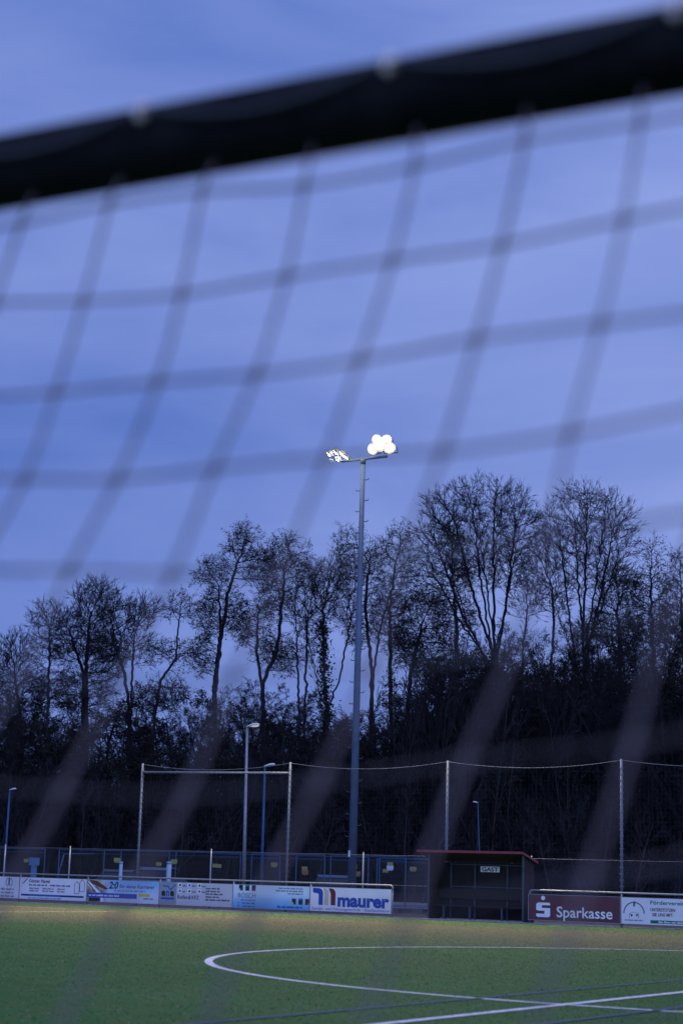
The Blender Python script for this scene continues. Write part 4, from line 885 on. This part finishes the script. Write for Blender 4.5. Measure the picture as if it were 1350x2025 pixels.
def colonize(rg, paths, A, step, dk, up, inert, iters=140):
    """grow a branching skeleton from the given trunk paths until it fills the attractor cloud A"""
    pos = []; par = []; dr = []
    for path in paths:
        for k in range(len(path)):
            p = np.array(path[k], float)
            if k == 0: pos.append(p); par.append(-1 if not pos[:-1] or path is paths[0] else 0); dr.append(np.array([0, 0, 1.0])); continue
            q = np.array(path[k-1], float); n = max(1, int(np.linalg.norm(p-q)/step)); prev = len(pos)-1
            for m in range(1, n+1):
                x = q+(p-q)*m/n+(rg.normal(size=3)*0.035 if m < n else 0); pos.append(x); par.append(prev); prev = len(pos)-1; dr.append((p-q)/np.linalg.norm(p-q))
    P = np.array(pos); R = list(par); Dv = np.array(dr); near = np.full(len(A), 1e9); ni = np.zeros(len(A), int); lo = 0
    # only the upper half of each path may bud
    for it in range(iters):
        new = P[lo:]
        for c0 in range(0, len(new), 400):
            d = np.linalg.norm(A[:, None]-new[None, c0:c0+400], axis=2); m = d.argmin(1); dm = d[np.arange(len(A)), m]; b = dm < near
            near[b] = dm[b]; ni[b] = m[b]+lo+c0
        keep = near > dk; A = A[keep]; near = near[keep]; ni = ni[keep]
        if len(A) < 8: break
        lo = len(P); u, inv, cnt = np.unique(ni, return_inverse=True, return_counts=True); inv = inv.ravel()
        v = A-P[ni]; v /= np.linalg.norm(v, axis=1, keepdims=True); acc = np.zeros((len(u), 3)); np.add.at(acc, inv, v)
        acc /= np.linalg.norm(acc, axis=1, keepdims=True)+1e-9
        acc = acc+inert*Dv[u]+rg.normal(size=acc.shape)*(0.16 if inert < .8 else .09); acc[:, 2] += up; acc /= np.linalg.norm(acc, axis=1, keepdims=True)
        P = np.concatenate([P, P[u]+acc*step]); Dv = np.concatenate([Dv, acc]); R += list(u)
        if len(P) > 6500: break
    return P, np.array(R), Dv
TWIG = dict(plain=([dict(n=2, L=.95, ang=30, k=3, gn=.07, trop=.09), dict(n=3, L=.5, ang=32, k=2, gn=.10, trop=.05)]),
            leafy=([dict(n=2, L=.7, ang=48, k=3, gn=.25, trop=.02), dict(n=3, L=.42, ang=45, k=2, gn=.28, trop=0)]))
def sky_tree(name, label, b, paths, blobs, seed, leaf=0.0, ivy=0.0, up=.12, inert=.5, twig='plain', dens=52, tip=.0125, step=.24):
    rg = np.random.default_rng(seed)
    bx = paths[0][0][0]; s0, _ = at(bx, 1600, b); base = bank_h(s0, b)-.1
    def loc(px, py, dy=0): s, z = at(px, py, b); return (s-s0, dy, z-base)
    pth = []
    for i, q in enumerate(paths):
        y1 = rg.uniform(-.8, .8) if i else 0; L_ = [loc(*c, dy=y1*(k/max(1, len(q)-1))) for k, c in enumerate(q)]
        if i == 0: L_ = [(L_[0][0], 0, 0.0)]+L_
        else: L_ = [(0+0.25*i*(-1)**i, 0.2*i, 0.3)]+L_
        pth.append(L_)
    A = []
    for (cx, cy, rx, ry) in blobs:
        x0, y0, z0 = loc(cx, cy); mx = rx*(at(cx+1, cy, b)[0]-at(cx, cy, b)[0]); mz = ry*abs(at(cx, cy+1, b)[1]-at(cx, cy, b)[1]); my = mx*0.75
        n = int(dens*PI*mx*mz); v = rg.normal(size=(n, 3)); v /= np.linalg.norm(v, axis=1, keepdims=True); v *= (rg.uniform(0.12, 1, (n, 1)))**(1/2.6)
        A.append(np.array([x0, rg.uniform(-.3, .3), z0])+v*np.array([mx, my, mz])*0.93)
    A = np.concatenate(A); P, R, Dv = colonize(rg, pth, A, step, step*1.35, up, inert)
    n = len(P); e = 2.12; w = np.zeros(n); kids = np.zeros(n, int); np.add.at(kids, R[R >= 0], 1)
    w[kids == 0] = tip**e
    for i in range(n-1, -1, -1):
        if R[i] >= 0: w[R[i]] += w[i]
    rad = w**(1/e); idx = np.where(R >= 0)[0]; rp = rad[R[idx]]; rc = rad[idx]; rp = np.minimum(rp, rc*1.6+.004)
    seg = np.stack([P[R[idx]]-Dv[idx]*0.02, P[idx]], 1); rr_ = np.stack([rp, rc], 1)
    big = rc > .045; parts = []
    if big.any(): parts.append(tubes_np(seg[big], rr_[big], 6))
    fine = [tubes_np(seg[~big], rr_[~big], 3)]
    # twigs
    src = np.where(rad < .05)[0]; src = src[P[src, 2] > P[:, 2].max()*0.3]; st_, dd = P[src], Dv[src]; tips = []
    for lv in TWIG[twig]:
        m = lv['n']; st_ = np.repeat(st_, m, 0); dd = np.repeat(dd, m, 0); N = len(st_)
        pe = np.cross(dd, rg.normal(size=(N, 3))); pe /= np.linalg.norm(pe, axis=1, keepdims=True); a = np.radians(lv['ang'])*rg.uniform(.4, 1.3, (N, 1))
        d = dd*np.cos(a)+pe*np.sin(a); L = lv['L']*rg.uniform(.5, 1.15, N); k = lv['k']; Q = np.empty((N, k+1, 3)); Q[:, 0] = st_
        for i in range(k):
            d = d+rg.normal(size=(N, 3))*lv['gn']; d[:, 2] += lv['trop']; d /= np.linalg.norm(d, axis=1, keepdims=True); Q[:, i+1] = Q[:, i]+d*(L/k)[:, None]
        fine.append(tubes_np(Q, np.broadcast_to(np.linspace(tip*.85, tip*.55, k+1), (N, k+1)), 3)); tips.append(Q[:, -1]); st_, dd = Q[:, 1+(k > 2)], d
    t = thing(name, Wd(s0, b, base), RZ, label, 'tree', GT)
    me = mesh_np('trunk', parts if parts else fine[:1], M['bark']); o = bpy.data.objects.new('trunk', me); COL.objects.link(o); o.parent = t
    o = bpy.data.objects.new('crown', mesh_np('crown', fine, M['twig'])); COL.objects.link(o); o.parent = t
    if leaf:
        T = tips[-1]; T = T[rg.random(len(T)) < 0.8]; key = np.sin(T[:, 0]*2.1+seed)+np.sin(T[:, 2]*2.6+seed*2)+np.sin(T[:, 1]*2+1)+rg.normal(size=len(T))*.5
        T = T[key > np.quantile(key, 1-min(1, leaf*.8))]; C = np.repeat(T, 4, 0)+rg.normal(size=(len(T)*4, 3))*.055
        o = bpy.data.objects.new('foliage', mesh_np('foliage', [leaves_np(C, rg, 0.042)], M['leaf'])); COL.objects.link(o); o.parent = t
    if ivy:
        c = np.where(rad > .085)[0]; C = np.repeat(P[c], int(60*ivy), 0); C = C+rg.normal(size=C.shape)*np.array([.2, .2, .15])*(0.5+rg.random((len(C), 1)))
        o = bpy.data.objects.new('ivy', mesh_np('ivy', [leaves_np(C, rg, 0.09)], M['ivy'])); COL.objects.link(o); o.parent = t
    return t
GT = 'bare winter trees along the skyline'
sky_tree('bare_tree', 'small fine twigged tree at the left edge of the wood', 42, [[(45, 1480), (38, 1400), (30, 1330)], [(20, 1400)]], [(32, 1300, 30, 52), (12, 1355, 34, 60), (50, 1370, 34, 50)], 1)
sky_tree('bare_tree', 'thin gnarled tree with a sparse forked crown, second from the left', 41, [[(93, 1480), (97, 1330), (99, 1250)]], [(100, 1226, 30, 30), (95, 1290, 27, 40), (98, 1350, 36, 40)], 2, dens=22, up=.02, inert=.35, tip=.013)
sky_tree('bare_tree', 'fine twigged rounded tree, tallest of the left group', 43, [[(172, 1480), (170, 1340), (176, 1240)], [(165, 1330), (150, 1250)]], [(188, 1190, 44, 40), (160, 1262, 52, 62), (195, 1300, 45, 60), (160, 1370, 50, 50)], 3)
sky_tree('bare_tree', 'wide forked bare tree in the middle of the left group', 41, [[(258, 1500), (259, 1400), (264, 1290)], [(256, 1400), (240, 1330), (205, 1250)]], [(240, 1222, 52, 36), (290, 1215, 30, 30), (222, 1280, 42, 40), (280, 1290, 30, 40)], 4, dens=36, tip=.0125, inert=.4)
sky_tree('leafy_tree', 'crooked leaning tree with a small tufted top, last of the left group', 40, [[(300, 1500), (305, 1420), (318, 1345), (348, 1305), (352, 1245)]], [(358, 1205, 28, 30), (330, 1290, 36, 20), (372, 1290, 22, 18), (325, 1375, 46, 36)], 5, leaf=.5, twig='leafy', up=0, tip=.012)
sky_tree('leafy_tree', 'tall tree with clumps of dry leaves, left edge of the central group', 42, [[(428, 1500), (425, 1370), (438, 1260), (452, 1170), (470, 1110)], [(424, 1350), (436, 1240), (432, 1160)]], [(475, 1076, 30, 42), (428, 1138, 36, 34), (440, 1215, 46, 52), (412, 1290, 26, 56), (505, 1120, 34, 44)], 6, leaf=.7, twig='leafy')
sky_tree('leafy_tree', 'leafy clumped tree just right of the tall one in the centre', 43, [[(522, 1500), (520, 1350), (548, 1285), (560, 1180), (562, 1120)], [(520, 1370), (505, 1290), (508, 1190)]], [(566, 1100, 42, 40), (592, 1138, 24, 36), (540, 1180, 36, 46), (500, 1240, 32, 56), (545, 1300, 40, 40)], 7, leaf=.6, twig='leafy')
sky_tree('ivied_tree', 'slim ivied tree in the gap between the leafy trees', 40, [[(592, 1500), (590, 1350), (586, 1250)], [(605, 1360), (612, 1240)]], [(592, 1200, 28, 60), (620, 1180, 28, 70), (585, 1300, 34, 50)], 8, ivy=1, dens=26)
sky_tree('ivied_tree', 'ivy covered multi stemmed tree left of the floodlight mast', 40, [[(642, 1500), (645, 1400), (640, 1290), (640, 1200)], [(650, 1400), (668, 1330), (684, 1215)], [(636, 1400), (622, 1310), (612, 1250)]], [(642, 1160, 40, 54), (684, 1190, 30, 60), (625, 1240, 30, 50), (672, 1110, 20, 26)], 9, ivy=1, dens=30)
sky_tree('leafy_tree', 'tree with dry leaf clumps directly behind the floodlight mast', 42, [[(732, 1500), (735, 1330), (722, 1200), (730, 1120)], [(738, 1330), (750, 1220), (772, 1130)]], [(688, 1072, 32, 26), (704, 1128, 40, 34), (738, 1120, 28, 56), (764, 1190, 36, 60), (720, 1240, 36, 50)], 10, leaf=.45, twig='leafy', dens=34)
sky_tree('leafy_tree', 'leafy clumped tree right of the floodlight mast', 43, [[(775, 1500), (772, 1350), (770, 1210), (780, 1120)]], [(782, 1080, 34, 44), (798, 1150, 26, 60), (770, 1230, 36, 60), (800, 1290, 34, 40)], 11, leaf=.45, twig='leafy', dens=34)
def fan(bx, forks, tips):
    """limbs leaving the trunk and bending up towards the rim of the crown"""
    o = [[(bx, 1500), (bx+3, 1360), forks[0], (forks[0][0]*.6+tips[0][0]*.4, forks[0][1]*.6+tips[0][1]*.4), tips[0]]]
    for k, (x, y) in enumerate(tips[1:]):
        f = forks[(k+1) % len(forks)]; o.append([(bx, 1400), f, (f[0]*.50+x*.50, f[1]*.58+y*.42), (x, y)])
    return o
sky_tree('bare_tree', 'largest bare tree with wide vase shaped crown, right of the mast', 42, fan(970, [(976, 1290), (958, 1298), (982, 1280)], [(975, 1010), (868, 1075), (1008, 1030), (940, 1010), (895, 1120), (1022, 1095), (905, 1035), (850, 1125), (958, 1060)]), [(945, 1060, 125, 112), (890, 1130, 80, 50), (1000, 1140, 46, 50)], 12, up=.16, inert=.9, dens=32, tip=.0115, step=.3)
sky_tree('bare_tree', 'wide bare vase shaped tree, second largest, on the right', 43, fan(1152, [(1152, 1285), (1132, 1290), (1160, 1278)], [(1160, 1010), (1098, 1060), (1205, 1030), (1128, 1030), (1085, 1130), (1232, 1100), (1185, 1010)]), [(1160, 1060, 100, 106), (1170, 1150, 80, 50)], 13, up=.16, inert=.9, dens=26, tip=.0115, step=.3)
sky_tree('bare_tree', 'smaller forked bare tree between the two vase shaped ones', 40, [[(1035, 1500), (1032, 1290), (1042, 1200)], [(1085, 1400), (1090, 1240), (1084, 1160)]], [(1062, 1130, 44, 62), (1035, 1190, 34, 46), (1095, 1190, 30, 46)], 14, dens=26, inert=.4)
sky_tree('leafy_tree', 'leafy trunk rising inside the left half of the largest bare crown', 40, [[(902, 1500), (903, 1260), (892, 1120)]], [(893, 1070, 26, 36), (905, 1150, 30, 50), (862, 1185, 42, 26), (900, 1220, 40, 40)], 15, leaf=.6, twig='leafy')
sky_tree('leafy_tree', 'lower leafy tree right of the mast, under the edge of the largest crown', 41, [[(800, 1500), (812, 1330), (835, 1230)]], [(838, 1205, 40, 40), (815, 1270, 44, 50), (860, 1290, 50, 60)], 16, leaf=.6, twig='leafy')
sky_tree('leafy_tree', 'narrow pointed leafy tree near the right edge', 41, [[(1292, 1500), (1290, 1300), (1285, 1130)]], [(1285, 1100, 18, 38), (1288, 1165, 40, 50), (1280, 1240, 60, 60)], 17, leaf=.6, twig='leafy')
sky_tree('leafy_tree', 'leafy tree cut by the right edge of the photo', 42, [[(1352, 1500), (1350, 1300), (1345, 1160)]], [(1342, 1125, 26, 40), (1352, 1200, 50, 70)], 18, leaf=.6, twig='leafy')
sky_tree('bare_tree', 'thinner bare tree low between the second vase shaped tree and the pointed one', 44, [[(1222, 1500), (1225, 1300), (1220, 1200)]], [(1220, 1175, 44, 60), (1205, 1250, 60, 50)], 19)
# lower rank in front and behind, filling the wood
gf = 'lower trees filling the wood'; rr = random.Random(11)
sty = ['dense', 'fine', 'dense', 'lean', 'dense', 'ivied']
def top_line(x):   # how high the solid mass of the wood stands
    pts = [(-60, 1400), (60, 1390), (180, 1370), (300, 1395), (380, 1410), (480, 1370), (600, 1400), (700, 1400), (800, 1330), (880, 1240), (1000, 1235), (1120, 1240), (1250, 1210), (1420, 1190)]
    for (a, ya), (c, yc) in zip(pts, pts[1:]):
        if a <= x <= c: return ya+(yc-ya)*(x-a)/(c-a)
    return 1300
x = -50
while x < 1420:
    step = 30 if x < 820 else 24
    b = rr.uniform(35.5, 48); y = top_line(x)+rr.uniform(-45, 60)
    st_ = sty[rr.randrange(6)] if x < 820 else rr.choice(['dense', 'dense', 'alder', 'fine'])
    sd_ = {'dense': rr.choice([21, 22, 23]), 'fine': rr.choice([1, 3]), 'lean': 5, 'ivied': rr.choice([9, 10]), 'alder': rr.choice([15, 11])}[st_]
    tree('woodland_tree', st_, sd_, x, y, b, rr.uniform(4.0, 5.6), rr.uniform(0, 6.2), 'dark tangled tree in the lower mass of the wood', gf)
    x += step
x = -60
while x < 1430:
    b = rr.uniform(35.5, 44); y = (1485 if x < 830 else 1330)+rr.uniform(-35, 45)
    tree('woodland_shrub', 'shrub', rr.choice([31, 32, 33]), x, y, b, rr.uniform(5, 7.5), rr.uniform(0, 6.2), 'dense leafless shrub low in the dark edge of the wood', 'leafless shrubs at the edge of the wood', 'shrub')
    x += 30
x = -60
while x < 1430:
    b = rr.uniform(34, 37); y = 1540+rr.uniform(-35, 45)
    tree('woodland_shrub', 'shrub', rr.choice([31, 32, 33]), x, y, b, rr.uniform(5, 7), rr.uniform(0, 6.2), 'dense leafless shrub low in the dark edge of the wood', 'leafless shrubs at the edge of the wood', 'shrub')
    x += 42
print('objects', len(COL.objects), 'polys', sum(len(m.polygons) for m in bpy.data.meshes))
